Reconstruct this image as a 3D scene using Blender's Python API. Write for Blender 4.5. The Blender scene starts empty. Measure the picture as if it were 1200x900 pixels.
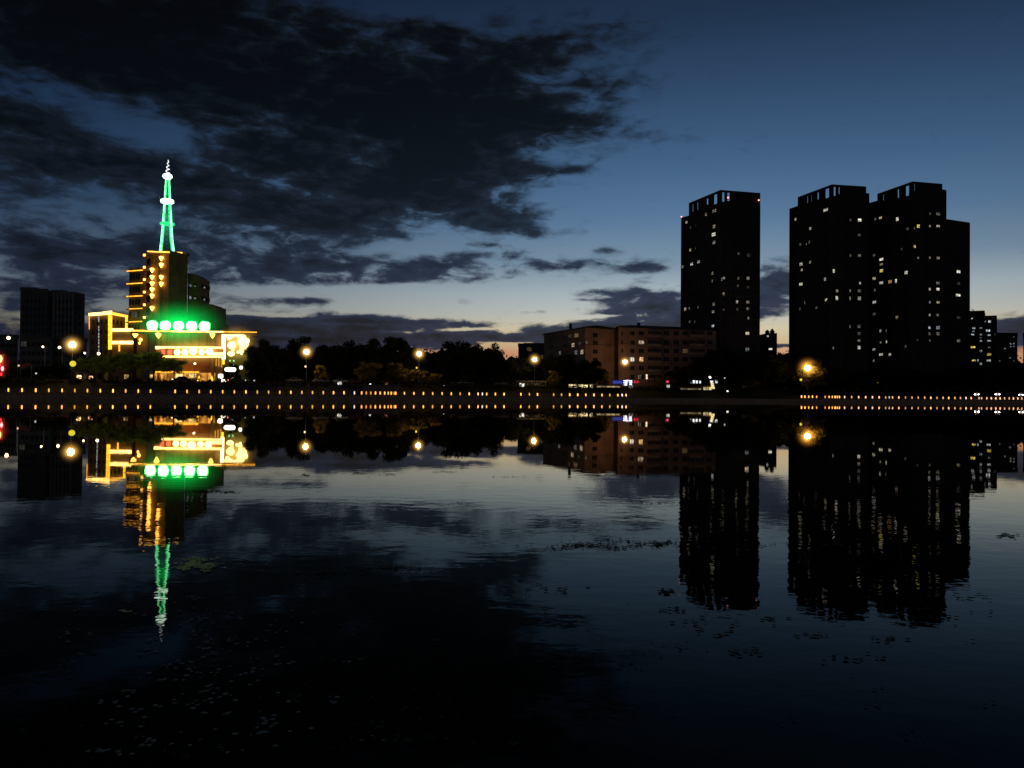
import bpy, bmesh, math, random
from mathutils import Vector, Matrix
random.seed(7)
R = math.radians
sc = bpy.context.scene
col = sc.collection

# ------------------------------------------------------------------ camera model (metres, eye 1.8 m above the lake)
EYE = 1.8; F = 924.0; PITCH = 0.013; ROLL = 0.0085
Fv = Vector((0, math.cos(PITCH), math.sin(PITCH)))
U0 = Vector((0, -math.sin(PITCH), math.cos(PITCH)))
R0 = Vector((1, 0, 0))
Rr = R0*math.cos(ROLL) + U0*math.sin(ROLL)
Ur = U0*math.cos(ROLL) - R0*math.sin(ROLL)
cd = bpy.data.cameras.new('camera'); cam = bpy.data.objects.new('camera', cd); col.objects.link(cam)
cam.matrix_world = Matrix(((Rr.x, Ur.x, -Fv.x, 0), (Rr.y, Ur.y, -Fv.y, 0), (Rr.z, Ur.z, -Fv.z, EYE), (0, 0, 0, 1)))
cd.sensor_width = 36; cd.lens = F/1200*36; cd.clip_end = 20000; cd.clip_start = 0.1
sc.camera = cam

def ray(px, py): return Fv + Rr*((px-600)/F) + Ur*((450-py)/F)
def at(px, py, Y):
    r = ray(px, py); return Vector((0, 0, EYE)) + r*(Y/r.y)
def gp(px, D, z=4.3):                       # ground point seen at column px, depth D
    py = 460
    for _ in range(4):
        p = at(px, py, D); py += (p.z-z)*F/D
    return Vector((p.x, p.y, z))
def zz(px, py, D): return at(px, py, D).z
def srgb(r, g, b):
    f = lambda c: (c/255/12.92) if c/255 <= .04045 else ((c/255+.055)/1.055)**2.4
    return (f(r), f(g), f(b))

# ------------------------------------------------------------------ helpers: objects
def tag(o, label=None, cat=None, group=None, kind=None):
    if label: o['label'] = label
    if cat: o['category'] = cat
    if group: o['group'] = group
    if kind: o['kind'] = kind
    return o
def thing(name, label, cat, loc=(0, 0, 0), group=None, rz=0, sc_=None):
    o = bpy.data.objects.new(name, None); col.objects.link(o); o.location = loc; o.rotation_euler.z = rz
    if sc_: o.scale = sc_
    o.empty_display_size = .5
    return tag(o, label, cat, group)
class MB:
    """mesh builder: gathers shapes into one mesh"""
    def __init__(s): s.v = []; s.f = []; s.m = []
    def add(s, vs, fs, mi=0):
        n = len(s.v); s.v += [tuple(v) for v in vs]; s.f += [tuple(i+n for i in f) for f in fs]; s.m += [mi]*len(fs); return s
    def box(s, a, b, mi=0):
        (x0, y0, z0), (x1, y1, z1) = a, b
        x0, x1 = sorted((x0, x1)); y0, y1 = sorted((y0, y1)); z0, z1 = sorted((z0, z1))
        return s.add([(x0,y0,z0),(x1,y0,z0),(x1,y1,z0),(x0,y1,z0),(x0,y0,z1),(x1,y0,z1),(x1,y1,z1),(x0,y1,z1)],
              [(0,3,2,1),(4,5,6,7),(0,1,5,4),(1,2,6,5),(2,3,7,6),(3,0,4,7)], mi)
    def prism(s, pts, z0, z1, mi=0):        # pts: xy polygon
        n = len(pts)
        if sum(pts[i][0]*pts[(i+1)%n][1]-pts[(i+1)%n][0]*pts[i][1] for i in range(n)) < 0: pts = pts[::-1]
        vs = [(p[0], p[1], z0) for p in pts]+[(p[0], p[1], z1) for p in pts]
        fs = [tuple(range(n))[::-1], tuple(range(n, 2*n))]+[(i, (i+1) % n, (i+1) % n+n, i+n) for i in range(n)]
        return s.add(vs, fs, mi)
    def bar(s, p, q, w, h=None, mi=0):      # square bar from p to q
        h = h or w; p = Vector(p); q = Vector(q); d = (q-p).normalized()
        up = Vector((0, 0, 1)) if abs(d.z) < .95 else Vector((0, 1, 0))
        a = d.cross(up).normalized()*w/2; b = a.cross(d).normalized()*h/2
        vs = [p-a-b, p+a-b, p+a+b, p-a+b, q-a-b, q+a-b, q+a+b, q-a+b]
        return s.add(vs, [(0,3,2,1),(4,5,6,7),(0,1,5,4),(1,2,6,5),(2,3,7,6),(3,0,4,7)], mi)
    def tube(s, pts, rs, n=8, mi=0, cap=True):
        rings = []
        for i, p in enumerate(pts):
            p = Vector(p); d = (Vector(pts[min(i+1, len(pts)-1)])-Vector(pts[max(i-1, 0)])).normalized()
            up = Vector((0, 0, 1)) if abs(d.z) < .9 else Vector((0, 1, 0))
            a = d.cross(up).normalized(); b = a.cross(d).normalized()
            rings.append([p+(a*math.cos(2*math.pi*k/n)+b*math.sin(2*math.pi*k/n))*rs[i] for k in range(n)])
        vs = [v for r in rings for v in r]; fs = []
        for i in range(len(pts)-1):
            for k in range(n): fs.append((i*n+k, i*n+(k+1) % n, (i+1)*n+(k+1) % n, (i+1)*n+k))
        if cap: fs += [tuple(range(n))[::-1], tuple(range((len(pts)-1)*n, len(pts)*n))]
        return s.add(vs, fs, mi)
    def ball(s, c, r, n=12, m=8, sq=(1, 1, 1), mi=0):
        c = Vector(c); vs = [c+Vector((0, 0, -r*sq[2]))]
        for j in range(1, m):
            t = math.pi*j/m-math.pi/2
            for k in range(n): vs.append(c+Vector((r*sq[0]*math.cos(t)*math.cos(2*math.pi*k/n), r*sq[1]*math.cos(t)*math.sin(2*math.pi*k/n), r*sq[2]*math.sin(t))))
        vs.append(c+Vector((0, 0, r*sq[2]))); fs = []
        for k in range(n): fs.append((0, 1+(k+1) % n, 1+k)); fs.append((len(vs)-1, 1+(m-2)*n+k, 1+(m-2)*n+(k+1) % n))
        for j in range(m-2):
            for k in range(n): fs.append((1+j*n+k, 1+j*n+(k+1) % n, 1+(j+1)*n+(k+1) % n, 1+(j+1)*n+k))
        return s.add(vs, fs, mi)
    def build(s, name, mats, parent=None, smooth=False):
        off = parent.matrix_basis.translation.copy() if parent is not None and not parent.get('_local') else Vector()
        if parent is not None:
            g = parent
            while g.parent is not None: g = g.parent; off = g.matrix_basis.translation.copy() if not g.get('_local') else Vector()
        me = bpy.data.meshes.new(name)
        me.from_pydata([tuple(Vector(v)-off) for v in s.v], [], s.f)
        for m_ in (mats if isinstance(mats, (list, tuple)) else [mats]): me.materials.append(m_)
        me.polygons.foreach_set('material_index', s.m)
        if smooth: me.polygons.foreach_set('use_smooth', [True]*len(s.f))
        me.update()
        o = bpy.data.objects.new(name, me); col.objects.link(o)
        if parent is not None: o.parent = parent
        return o
KIDS = {}
def kids(o): return [c for c in bpy.data.objects if c.parent == o]
def proto_copy(root, tree, loc, rz=0, scale=None, label=None, group=None):
    """copy a thing and each of its parts (tree = [(part, [subparts])])"""
    r = root.copy(); col.objects.link(r); r.location = loc; r.rotation_euler.z = rz
    if scale is not None: r.scale = scale
    if label: r['label'] = label
    if group: r['group'] = group
    for c, subs in tree:
        k = c.copy(); col.objects.link(k); k.parent = r
        for g in subs: q = g.copy(); col.objects.link(q); q.parent = k
    return r
class Proto:
    """first placement moves the original, later ones copy it"""
    def __init__(s, root): s.root = root; s.tree = [(c, kids(c)) for c in kids(root)]; s.used = False
    def place(s, loc, rz=0, scale=None, label=None, group=None):
        if not s.used:
            s.used = True; r = s.root; r.location = loc; r.rotation_euler.z = rz
            if scale is not None: r.scale = scale
            if label: r['label'] = label
            if group: r['group'] = group
            return r
        return proto_copy(s.root, s.tree, loc, rz, scale, label, group)

# ------------------------------------------------------------------ helpers: node building
class NT:
    def __init__(s, tree): s.t = tree; s.n = tree.nodes; s.l = tree.links
    def node(s, typ, ins=None, **props):
        nd = s.n.new(typ)
        for k, v in props.items(): setattr(nd, k, v)
        for k, v in (ins or {}).items(): s.put(nd.inputs[k], v)
        return nd
    def put(s, sock, v):
        if isinstance(v, bpy.types.NodeSocket): s.l.new(v, sock)
        else: sock.default_value = v
    def m(s, op, a, b=None, c=None, clamp=False):
        nd = s.n.new('ShaderNodeMath'); nd.operation = op; nd.use_clamp = clamp
        s.put(nd.inputs[0], a)
        if b is not None: s.put(nd.inputs[1], b)
        if c is not None: s.put(nd.inputs[2], c)
        return nd.outputs[0]
    def v(s, op, a, b=None):
        nd = s.n.new('ShaderNodeVectorMath'); nd.operation = op; s.put(nd.inputs[0], a)
        if b is not None: s.put(nd.inputs[1], b)
        return nd.outputs['Value'] if op in ('DOT_PRODUCT', 'LENGTH') else nd.outputs[0]
    def smooth(s, x, lo, hi):
        nd = s.n.new('ShaderNodeMapRange'); nd.interpolation_type = 'SMOOTHSTEP'
        s.put(nd.inputs[0], x); nd.inputs[1].default_value = lo; nd.inputs[2].default_value = hi
        return nd.outputs[0]
    def mix(s, f, a, b, blend='MIX'):
        nd = s.n.new('ShaderNodeMix'); nd.data_type = 'RGBA'; nd.blend_type = blend
        s.put(nd.inputs[0], f)
        for i, v_ in ((6, a), (7, b)): s.put(nd.inputs[i], v_ if isinstance(v_, bpy.types.NodeSocket) else (*v_, 1)[:4])
        return nd.outputs[2]
    def ramp(s, x, stops, interp='LINEAR'):
        nd = s.n.new('ShaderNodeValToRGB'); s.put(nd.inputs[0], x); e = nd.color_ramp.elements; nd.color_ramp.interpolation = interp
        e[0].position = stops[0][0]; e[0].color = (*stops[0][1], 1); e[1].position = stops[-1][0]; e[1].color = (*stops[-1][1], 1)
        for p_, c_ in stops[1:-1]: q = e.new(p_); q.color = (*c_, 1)
        return nd.outputs[0]

MATS = {}
def mat(name, c, rough=.8, var=.25, scale=.6, spec=.3, metal=0):
    if name in MATS: return MATS[name]
    m = bpy.data.materials.new(name); m.use_nodes = True; T = NT(m.node_tree); T.n.clear()
    tc = T.node('ShaderNodeTexCoord'); nz = T.node('ShaderNodeTexNoise', {'Vector': tc.outputs['Object'], 'Scale': scale, 'Detail': 5.0})
    c2 = tuple(x*(1-var) for x in c); c3 = tuple(min(1, x*(1+var)) for x in c)
    cc = T.ramp(nz.outputs['Fac'], [(.3, c2), (.7, c3)])
    b = T.node('ShaderNodeBsdfPrincipled', {'Base Color': cc, 'Roughness': rough, 'Metallic': metal, 'Specular IOR Level': spec})
    T.l.new(b.outputs[0], T.node('ShaderNodeOutputMaterial').inputs[0]); MATS[name] = m; return m
def emat(name, c, strength, var=0.0, scale=1.5, sampling=None, vary=False):
    if name in MATS: return MATS[name]
    m = bpy.data.materials.new(name); m.use_nodes = True; T = NT(m.node_tree); T.n.clear()
    s = strength
    if var:
        tc = T.node('ShaderNodeTexCoord'); nz = T.node('ShaderNodeTexNoise', {'Vector': tc.outputs['Object'], 'Scale': scale, 'Detail': 2.0})
        s = T.m('MULTIPLY', T.smooth(nz.outputs['Fac'], .3, .7), strength*2*var); s = T.m('ADD', s, strength*(1-var))
    e = T.node('ShaderNodeEmission', {'Color': (*c, 1), 'Strength': s})
    T.l.new(e.outputs[0], T.node('ShaderNodeOutputMaterial').inputs[0])
    if vary:
        oi = T.node('ShaderNodeObjectInfo'); e.inputs['Strength'].default_value = strength
        T.put(e.inputs['Strength'], T.m('MULTIPLY', T.m('MULTIPLY_ADD', oi.outputs['Random'], 1.1, .45), strength))
    if sampling: m.cycles.emission_sampling = sampling
    MATS[name] = m; return m
def halo_mat(name, c, strength, power=3.0):
    """air glowing around a lamp: emission-only haze fading to nothing at the sphere's surface"""
    if name in MATS: return MATS[name]
    m = bpy.data.materials.new(name); m.use_nodes = True; T = NT(m.node_tree); T.n.clear()
    tc = T.node('ShaderNodeTexCoord'); r = T.v('LENGTH', tc.outputs['Object'])
    k = T.m('SUBTRACT', 1.0, r, clamp=True); k = T.m('POWER', k, power); k = T.m('MULTIPLY', k, strength)
    e = T.node('ShaderNodeEmission', {'Color': (*c, 1), 'Strength': k})
    T.l.new(e.outputs[0], T.node('ShaderNodeOutputMaterial').inputs['Volume']); MATS[name] = m
    m.cycles.emission_sampling = 'NONE'
    return m
def halo(parent, loc, r, m, sq=(1, 1, 1), name='added_bloom'):  # added glow ball standing in for lens bloom around a light
    me = bpy.data.meshes.get('haze_ball')
    if me is None:
        tmp = MB().ball((0, 0, 0), 1, 24, 16); me = bpy.data.meshes.new('haze_ball'); me.from_pydata(tmp.v, [], tmp.f)
    key = 'haze_'+m.name; m2 = bpy.data.meshes.get(key)
    if m2 is None: m2 = me.copy(); m2.name = key; m2.materials.append(m)
    o = bpy.data.objects.new(name, m2); col.objects.link(o); o.parent = parent; o.location = loc; o.scale = (r*sq[0], r*sq[1], r*sq[2]); return o

# ------------------------------------------------------------------ render settings
sc.view_settings.view_transform = 'Standard'; sc.view_settings.look = 'None'; sc.view_settings.exposure = 0; sc.view_settings.gamma = 1
cy = sc.cycles; cy.use_denoising = True; cy.max_bounces = 5; cy.diffuse_bounces = 2; cy.glossy_bounces = 3; cy.transmission_bounces = 2
cy.volume_bounces = 0; cy.volume_max_steps = 48; cy.volume_step_rate = 1.0; cy.sample_clamp_indirect = 4; cy.caustics_reflective = False; cy.caustics_refractive = False
try: cy.use_light_tree = True
except Exception: pass

# ------------------------------------------------------------------ sky (dusk, evening cloud)
w = bpy.data.worlds.new('World'); sc.world = w; w.use_nodes = True
T = NT(w.node_tree); T.n.clear()
tc = T.node('ShaderNodeTexCoord'); vec = tc.outputs['Generated']
sep = T.node('ShaderNodeSeparateXYZ', {0: vec}); X, Y, Z = sep.outputs
az = T.m('ARCTAN2', X, Y); el = T.m('ARCSINE', Z)
ae = T.node('ShaderNodeCombineXYZ', {0: az, 1: el, 2: 0.0}).outputs[0]
def ang(px, py):
    r = ray(px, py).normalized(); return math.atan2(r.x, r.y), math.asin(r.z)
# clear sky: elevation ramp (0..30 deg)
stops = [(462, (186, 112, 76)), (414, (204, 150, 112)), (404, (206, 178, 136)), (388, (210, 197, 164)), (370, (190, 192, 184)), (345, (166, 180, 187)), (310, (120, 144, 164)),
         (260, (88, 120, 153)), (200, (66, 98, 133)), (120, (47, 74, 106)), (40, (32, 52, 79)), (-60, (17, 30, 48)), (-400, (9, 14, 22))]
st = []
for py, c in stops:
    e = ang(700, py)[1] if py > -300 else R(75)
    st.append((max(0, min(1, (e/R(90)) ** .5)) if e > 0 else 0, srgb(*c)))
st[0] = (0.0, st[0][1])
elp = T.m('POWER', T.m('DIVIDE', T.m('MAXIMUM', el, 0.0), R(90)), .5)
clear = T.ramp(elp, st)
# azimuth falloff: the afterglow sits just right of straight ahead
da = T.m('SUBTRACT', az, R(11)); left_ = T.m('LESS_THAN', da, 0.0); wd = T.m('MULTIPLY_ADD', left_, 1/R(31)-1/R(46), 1/R(46)); da = T.m('MULTIPLY', da, wd)
azf = T.m('POWER', .3679, T.m('MULTIPLY', da, da))
azf = T.m('MULTIPLY_ADD', azf, .90, .10)
azf = T.m('MAXIMUM', azf, T.m('MULTIPLY', T.smooth(T.m('ABSOLUTE', az), R(60), R(110)), .33))  # sky behind the viewer raised above the falloff to light the facades
clear = T.mix(1.0, clear, T.node('ShaderNodeCombineColor', {0: azf, 1: T.m('MULTIPLY_ADD', azf, .95, .05), 2: T.m('MULTIPLY_ADD', azf, .86, .14)}).outputs[0], 'MULTIPLY')
# physical dusk sky adds a trace of its own colour
sky = T.node('ShaderNodeTexSky'); sky.sky_type = 'NISHITA'; sky.sun_disc = False; sky.sun_elevation = R(-3); sky.sun_rotation = R(8); sky.altitude = 100
clear = T.mix(1.0, clear, T.mix(1.0, sky.outputs[0], (.02, .02, .02), 'MULTIPLY'), 'ADD')
# cloud noise on a plane overhead (perspective foreshortening near the horizon)
den = T.m('ADD', T.m('MAXIMUM', Z, 0.0), .10)
cp = T.node('ShaderNodeCombineXYZ', {0: T.m('DIVIDE', X, den), 1: T.m('DIVIDE', Y, den), 2: 0.0}).outputs[0]
n1 = T.node('ShaderNodeTexNoise', {'Vector': cp, 'Scale': 1.5, 'Detail': 9.0, 'Roughness': .60, 'Distortion': .35}).outputs['Fac']
ae2 = T.v('MULTIPLY', ae, (1.0, 2.3, 1.0))
ae2 = T.node('ShaderNodeMapping', {'Vector': ae, 'Rotation': (0, 0, R(-9)), 'Scale': (1.0, 3.0, 1)}, vector_type='POINT').outputs[0]
n2 = T.node('ShaderNodeTexNoise', {'Vector': ae2, 'Scale': 9.0, 'Detail': 8.0, 'Roughness': .62, 'Distortion': .5}).outputs['Fac']
n3 = T.node('ShaderNodeTexNoise', {'Vector': T.v('MULTIPLY', ae, (1.0, 2.6, 1.0)), 'Scale': 27.0, 'Detail': 6.0, 'Roughness': .6, 'Distortion': .4}).outputs['Fac']
# cloud banks: (px, py, half width, half height, tilt deg, weight) turned into directions
blobs = [
 (330, 90, 330, 78, 0, 1.0), (60, 40, 190, 70, 0, .8), (520, 130, 150, 75, -6, .85), (620, 64, 110, 20, -10, .30), (690, 45, 110, 16, -12, .36), (300, 15, 240, 26, 0, .35),
 (690, 112, 120, 12, -8, .42), (710, 148, 80, 14, 8, .36), (170, 120, 190, 90, 0, .30), (110, 250, 170, 60, 0, .28), (640, 145, 70, 16, 4, .30),
 (470, 215, 150, 62, -4, .80), (600, 200, 52, 10, 0, .55), (655, 199, 32, 7, -4, .55), (560, 240, 85, 17, 6, .55), (600, 270, 60, 8, 4, .58), (420, 262, 100, 24, 6, .55),
 (30, 185, 110, 48, 8, .90), (170, 205, 95, 22, 6, .55), (310, 215, 100, 50, 0, .55), (330, 285, 110, 32, 4, .50),
 (60, 290, 130, 32, 2, .52), (40, 330, 120, 22, 2, .50), (170, 290, 90, 30, 2, .40), (250, 330, 80, 18, 0, .35),
 (520, 316, 120, 11, 2, .80), (580, 300, 72, 9, -1, .66), (420, 330, 90, 7, -3, .60), (330, 312, 75, 16, 0, .55), (573, 287, 28, 4, 0, .5),
 (665, 310, 46, 6, -3, .60), (705, 294, 20, 4, 0, .42), (756, 312, 36, 9, 0, .85), (757, 329, 18, 5, 0, .62), (905, 322, 34, 14, 0, .7), (905, 341, 40, 12, 0, .85),
 (760, 343, 72, 8, -2, .85), (775, 360, 85, 12, -4, .95), (640, 364, 36, 4, -3, .55), (690, 352, 22, 2, 0, .3),
 (560, 395, 190, 10, -1, .85), (745, 385, 115, 14, -6, 1.1), (850, 372, 60, 14, -3, .7), (430, 377, 62, 10, 1, .85), (520, 378, 45, 6, 0, .6), (380, 397, 200, 13, 0, .85),
 (360, 352, 60, 5, -2, .5), (330, 380, 100, 9, 0, .7), (250, 378, 110, 20, 0, .6), (120, 402, 190, 22, 0, .8), (560, 382, 26, 4, 0, .4),
 (905, 405, 34, 2.6, 0, .95), (1200, 386, 60, 12, 4, 1.05), (1290, 370, 90, 14, 4, .9), (716, 258, 14, 4, 0, .25),
 # gaps
 (125, 135, 90, 34, 10, -.85), (215, 165, 60, 20, 10, -.45), (105, 238, 110, 24, 6, -.62), (315, 135, 60, 26, 0, -.35), (430, 195, 34, 20, 0, -.40), (450, 60, 50, 14, 0, -.20),
 (460, 288, 90, 15, 0, -.55), (520, 350, 150, 13, 2, -.75), (600, 406.5, 34, 5.5, 0, -1.8), (500, 398, 60, 5, 0, -.3), (330, 370, 60, 3, 0, -.4), (400, 380, 50, 2.2, 0, -.6), (545, 386, 36, 2.0, -3, -.6), (470, 389, 40, 1.8, 0, -.5), (300, 392, 60, 2.0, 0, -.5), (700, 371, 40, 2.0, -3, -.5), (250, 366, 70, 2.5, 0, -.4), (300, 340, 60, 6, 0, -.3), (470, 0, 120, 16, 0, -.45),
]
acc = None
for (bx, by, sx, sy, rot, amp) in blobs:
    a0, e0 = ang(bx, by)
    k = math.cos(a0)**2
    mp = T.node('ShaderNodeMapping', {'Vector': ae, 'Location': (a0, e0, 0), 'Rotation': (0, 0, R(-rot)), 'Scale': (sx/F*k, sy/F, 1)}, vector_type='TEXTURE')
    d2 = T.v('DOT_PRODUCT', mp.outputs[0], mp.outputs[0])
    acc = T.m('MULTIPLY_ADD', T.m('POWER', .3679, d2), amp, acc if acc is not None else 0.0)
# beyond the camera's view a broken cover
back = T.smooth(T.m('ABSOLUTE', az), R(36), R(60))
acc = T.m('MAXIMUM', acc, T.m('MULTIPLY', back, .30))
nz = T.m('MULTIPLY_ADD', n1, 1.7, -.86); nz = T.m('ADD', nz, T.m('MULTIPLY_ADD', n2, 2.3, -1.16)); nz = T.m('ADD', nz, T.m('MULTIPLY_ADD', n3, 2.2, -1.1))
ampn = T.m('MULTIPLY_ADD', T.m('MINIMUM', T.m('ABSOLUTE', acc), 1.0), .62, .40)     # noise only bites near clouds
dens = T.m('MULTIPLY_ADD', nz, ampn, acc)
cover = T.smooth(T.m('DIVIDE', T.m('SUBTRACT', dens, .12), T.m('MULTIPLY_ADD', elp, 1.55, .12)), 0.0, 1.0)
ccol = T.ramp(elp, [(0, srgb(32, 32, 44)), (.22, srgb(29, 33, 47)), (.29, srgb(31, 37, 51)), (.36, srgb(25, 32, 41)), (.45, srgb(16, 21, 27)), (.54, srgb(12, 14, 17)), (.7, srgb(11, 11, 13)), (1, srgb(8, 8, 10))])
thin = T.smooth(dens, .5, 1.5)
ccol2 = T.mix(thin, T.mix(1.0, ccol, (1.8, 2.0, 2.25), 'MULTIPLY'), T.mix(1.0, ccol, (.62, .60, .60), 'MULTIPLY'))
caz = T.m('MULTIPLY_ADD', azf, .55, .45)
ccol2 = T.mix(1.0, ccol2, T.node('ShaderNodeCombineColor', {0: caz, 1: caz, 2: caz}).outputs[0], 'MULTIPLY')
skyc = T.mix(T.m('MULTIPLY', cover, .97), clear, ccol2)
bg = T.node('ShaderNodeBackground', {'Color': skyc, 'Strength': 1.0})
T.l.new(bg.outputs[0], T.node('ShaderNodeOutputWorld').inputs[0])
w.cycles.sampling_method = 'MANUAL'; w.cycles.sample_map_resolution = 512

# ------------------------------------------------------------------ materials
CONC = mat('river_wall_stone', (.45, .30, .18), .8, .35, 1.5)
PAVE = mat('paving', (.16, .14, .12), .8, .2, 2)
GRASS = mat('dark_grass', (.018, .018, .010), .95, .4, 3)
ASPH = mat('asphalt', (.05, .05, .052), .85, .2, 2)
EARTH = mat('dark_ground', (.045, .045, .04), .95, .3, .2)
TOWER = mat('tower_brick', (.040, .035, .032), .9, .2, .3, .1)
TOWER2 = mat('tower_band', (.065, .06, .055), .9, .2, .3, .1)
GLASSD = mat('dark_window_glass', (.010, .010, .012), .35, .3, .8, .15)
CREAM = mat('apartment_render', (.27, .165, .13), .9, .28, .25, .1)
ROOF = mat('dark_roof_sheet', (.03, .026, .026), .8, .3, 1)
GREYB = mat('grey_render', (.14, .135, .12), .9, .25, .3, .1)
GREYC = mat('grey_render_rib', (.24, .23, .21), .9, .25, .3, .1)
OCHRE = mat('ochre_stone', (.30, .20, .09), .85, .25, .5, .2)
BROWN = mat('brown_cladding', (.20, .14, .08), .85, .3, .5, .2)
METAL = mat('grey_metal', (.25, .25, .25), .5, .1, 3, .5, .6)
DMETAL = mat('dark_metal', (.05, .05, .05), .5, .1, 3, .5)
BARK = mat('bark', (.06, .045, .03), .95, .3, 4)

# ------------------------------------------------------------------ water
def bankY(x):
    P = [(-900, -260), (-400, -8), (26, 244.6), (104, 266), (184, 284), (420, 332), (900, 400), (2000, 500)]
    for (x0, y0), (x1, y1) in zip(P, P[1:]):
        if x <= x1 or (x1, y1) == P[-1]: return y0+(y1-y0)*(x-x0)/(x1-x0)
def bank_at(px, off=0):                     # depth where the column px meets the bank line (+off metres behind)
    lo, hi = 60, 700
    for _ in range(40):
        d = (lo+hi)/2; x = gp(px, d, 1.0).x
        if d < bankY(x)+off: lo = d
        else: hi = d
    return lo
mw = bpy.data.materials.new('lake_water'); mw.use_nodes = True; W = NT(mw.node_tree); W.n.clear()
geo = W.node('ShaderNodeNewGeometry'); pos = geo.outputs['Position']
dist = W.v('LENGTH', W.v('MULTIPLY', pos, (1, 1, 0)))
na = W.node('ShaderNodeTexNoise', {'Vector': W.v('MULTIPLY', pos, (1.0, 1.35, 1)), 'Scale': 2.6, 'Detail': 3.0, 'Roughness': .5}).outputs['Fac']
nb = W.node('ShaderNodeTexNoise', {'Vector': pos, 'Scale': .5, 'Detail': 2.0}).outputs['Fac']
breeze = W.smooth(W.node('ShaderNodeTexNoise', {'Vector': W.v('MULTIPLY', pos, (.5, 1, 1)), 'Scale': .06, 'Detail': 3.0}).outputs['Fac'], .38, .66)
near = W.m('SUBTRACT', 1.0, W.smooth(dist, 7, 24))
amp = W.m('MULTIPLY_ADD', near, .0026, .00024); amp = W.m('MULTIPLY', amp, W.m('MULTIPLY_ADD', breeze, .8, .5))
hgt = W.m('MULTIPLY', W.m('ADD', na, W.m('MULTIPLY', nb, 2.2)), amp)
bmp = W.node('ShaderNodeBump', {'Height': hgt, 'Distance': 1.0, 'Strength': 1.0})
gl = W.node('ShaderNodeBsdfGlossy', {'Color': (1, .95, .85, 1), 'Roughness': .010, 'Normal': bmp.outputs[0]})
df = W.node('ShaderNodeBsdfDiffuse', {'Color': (.010, .011, .009, 1)})
fr = W.node('ShaderNodeFresnel', {'IOR': 1.33, 'Normal': bmp.outputs[0]})
mx = W.node('ShaderNodeMixShader', {0: W.m('MINIMUM', W.m('MULTIPLY', W.m('POWER', fr.outputs[0], 1.75), 1.62), .95), 1: df.outputs[0], 2: gl.outputs[0]})
W.l.new(mx.outputs[0], W.node('ShaderNodeOutputMaterial').inputs[0])
XS = [-900, -400, -300, -220, -160, -120, -90, -60, -30, 0, 26, 60, 104, 140, 184, 250, 320, 420, 600, 900, 2000]
wb = MB(); vs = [(x, bankY(x)+.05, 0) for x in XS]
wb.add([(-900, -300, 0)]+vs+[(2000, -300, 0)], [tuple(range(len(vs)+2))[::-1]])
water = wb.build('water', mw); tag(water, kind='structure')
if water.data.polygons[0].normal.z < 0: water.data.flip_normals()

# ------------------------------------------------------------------ shore profile: promenade, embankment, pavement, road, ground
def strip(name, o0, z0, o1, z1, m, sub=1, bumpy=0):
    b = MB(); n = len(XS)
    xs = []
    for a, c in zip(XS, XS[1:]): xs += [a+(c-a)*k/sub for k in range(sub)]
    xs.append(XS[-1]); rows = 1 if not bumpy else 6
    vs = []
    for r in range(rows+1):
        t = r/rows
        for x in xs: vs.append((x, bankY(x)+o0+(o1-o0)*t, z0+(z1-z0)*t+(random.uniform(-bumpy, bumpy) if 0 < r < rows else 0)))
    L = len(xs); fs = [(r*L+i, r*L+i+1, (r+1)*L+i+1, (r+1)*L+i) for r in range(rows) for i in range(L-1)]
    b.add(vs, fs); return b.build(name, m)
tag(strip('promenade', .5, .95, 7, .95, PAVE), kind='structure')
tag(strip('embankment', 7, .95, 15, 4.15, GRASS, 8, .12), kind='structure')
tag(strip('pavement', 15, 4.3, 19, 4.3, PAVE), kind='structure')
tag(strip('kerb', 19, 4.3, 19.25, 4.16, PAVE), kind='structure')
tag(strip('road', 19.25, 4.16, 31, 4.16, ASPH), kind='structure')
tag(strip('ground', 31, 4.16, 6000, 4.17, EARTH), kind='structure')
rl = MB()
for i in range(-40, 80):
    x = i*6; rl.add([(x, bankY(x)+25, 4.166), (x+3, bankY(x+3)+25, 4.166), (x+3, bankY(x+3)+25.15, 4.166), (x, bankY(x)+25.15, 4.166)], [(0, 1, 2, 3)])
tag(rl.build('road_marking', mat('road_paint', (.6, .6, .55))), kind='structure')
# stone river wall with coping and footing ledge
ww = thing('river_wall', 'long low stone wall where the far promenade drops to the water', 'wall', (0, bankY(0), 0))
b = MB(); c = MB(); lg = MB()
for x0, x1 in zip(XS, XS[1:]):
    y0, y1 = bankY(x0), bankY(x1)
    b.add([(x0, y0, -1), (x1, y1, -1), (x1, y1, .85), (x0, y0, .85), (x0, y0+.5, .85), (x1, y1+.5, .85)], [(0, 1, 2, 3), (3, 2, 5, 4)])
    c.add([(x0, y0-.12, .86), (x1, y1-.12, .86), (x1, y1-.12, 1.02), (x0, y0-.12, 1.02), (x0, y0+.5, 1.02), (x1, y1+.5, 1.02), (x0, y0+.5, .86), (x1, y1+.5, .86)], [(0, 1, 2, 3), (3, 2, 5, 4), (6, 7, 1, 0)])
    lg.add([(x0, y0-.7, -.5), (x1, y1-.7, -.5), (x1, y1-.7, .12), (x0, y0-.7, .12), (x0, y0-.005, .12), (x1, y1-.005, .12)], [(0, 1, 2, 3), (3, 2, 5, 4)])
b.build('wall_face', CONC, ww); c.build('coping', CONC, ww); lg.build('footing_ledge', CONC, ww)

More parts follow.
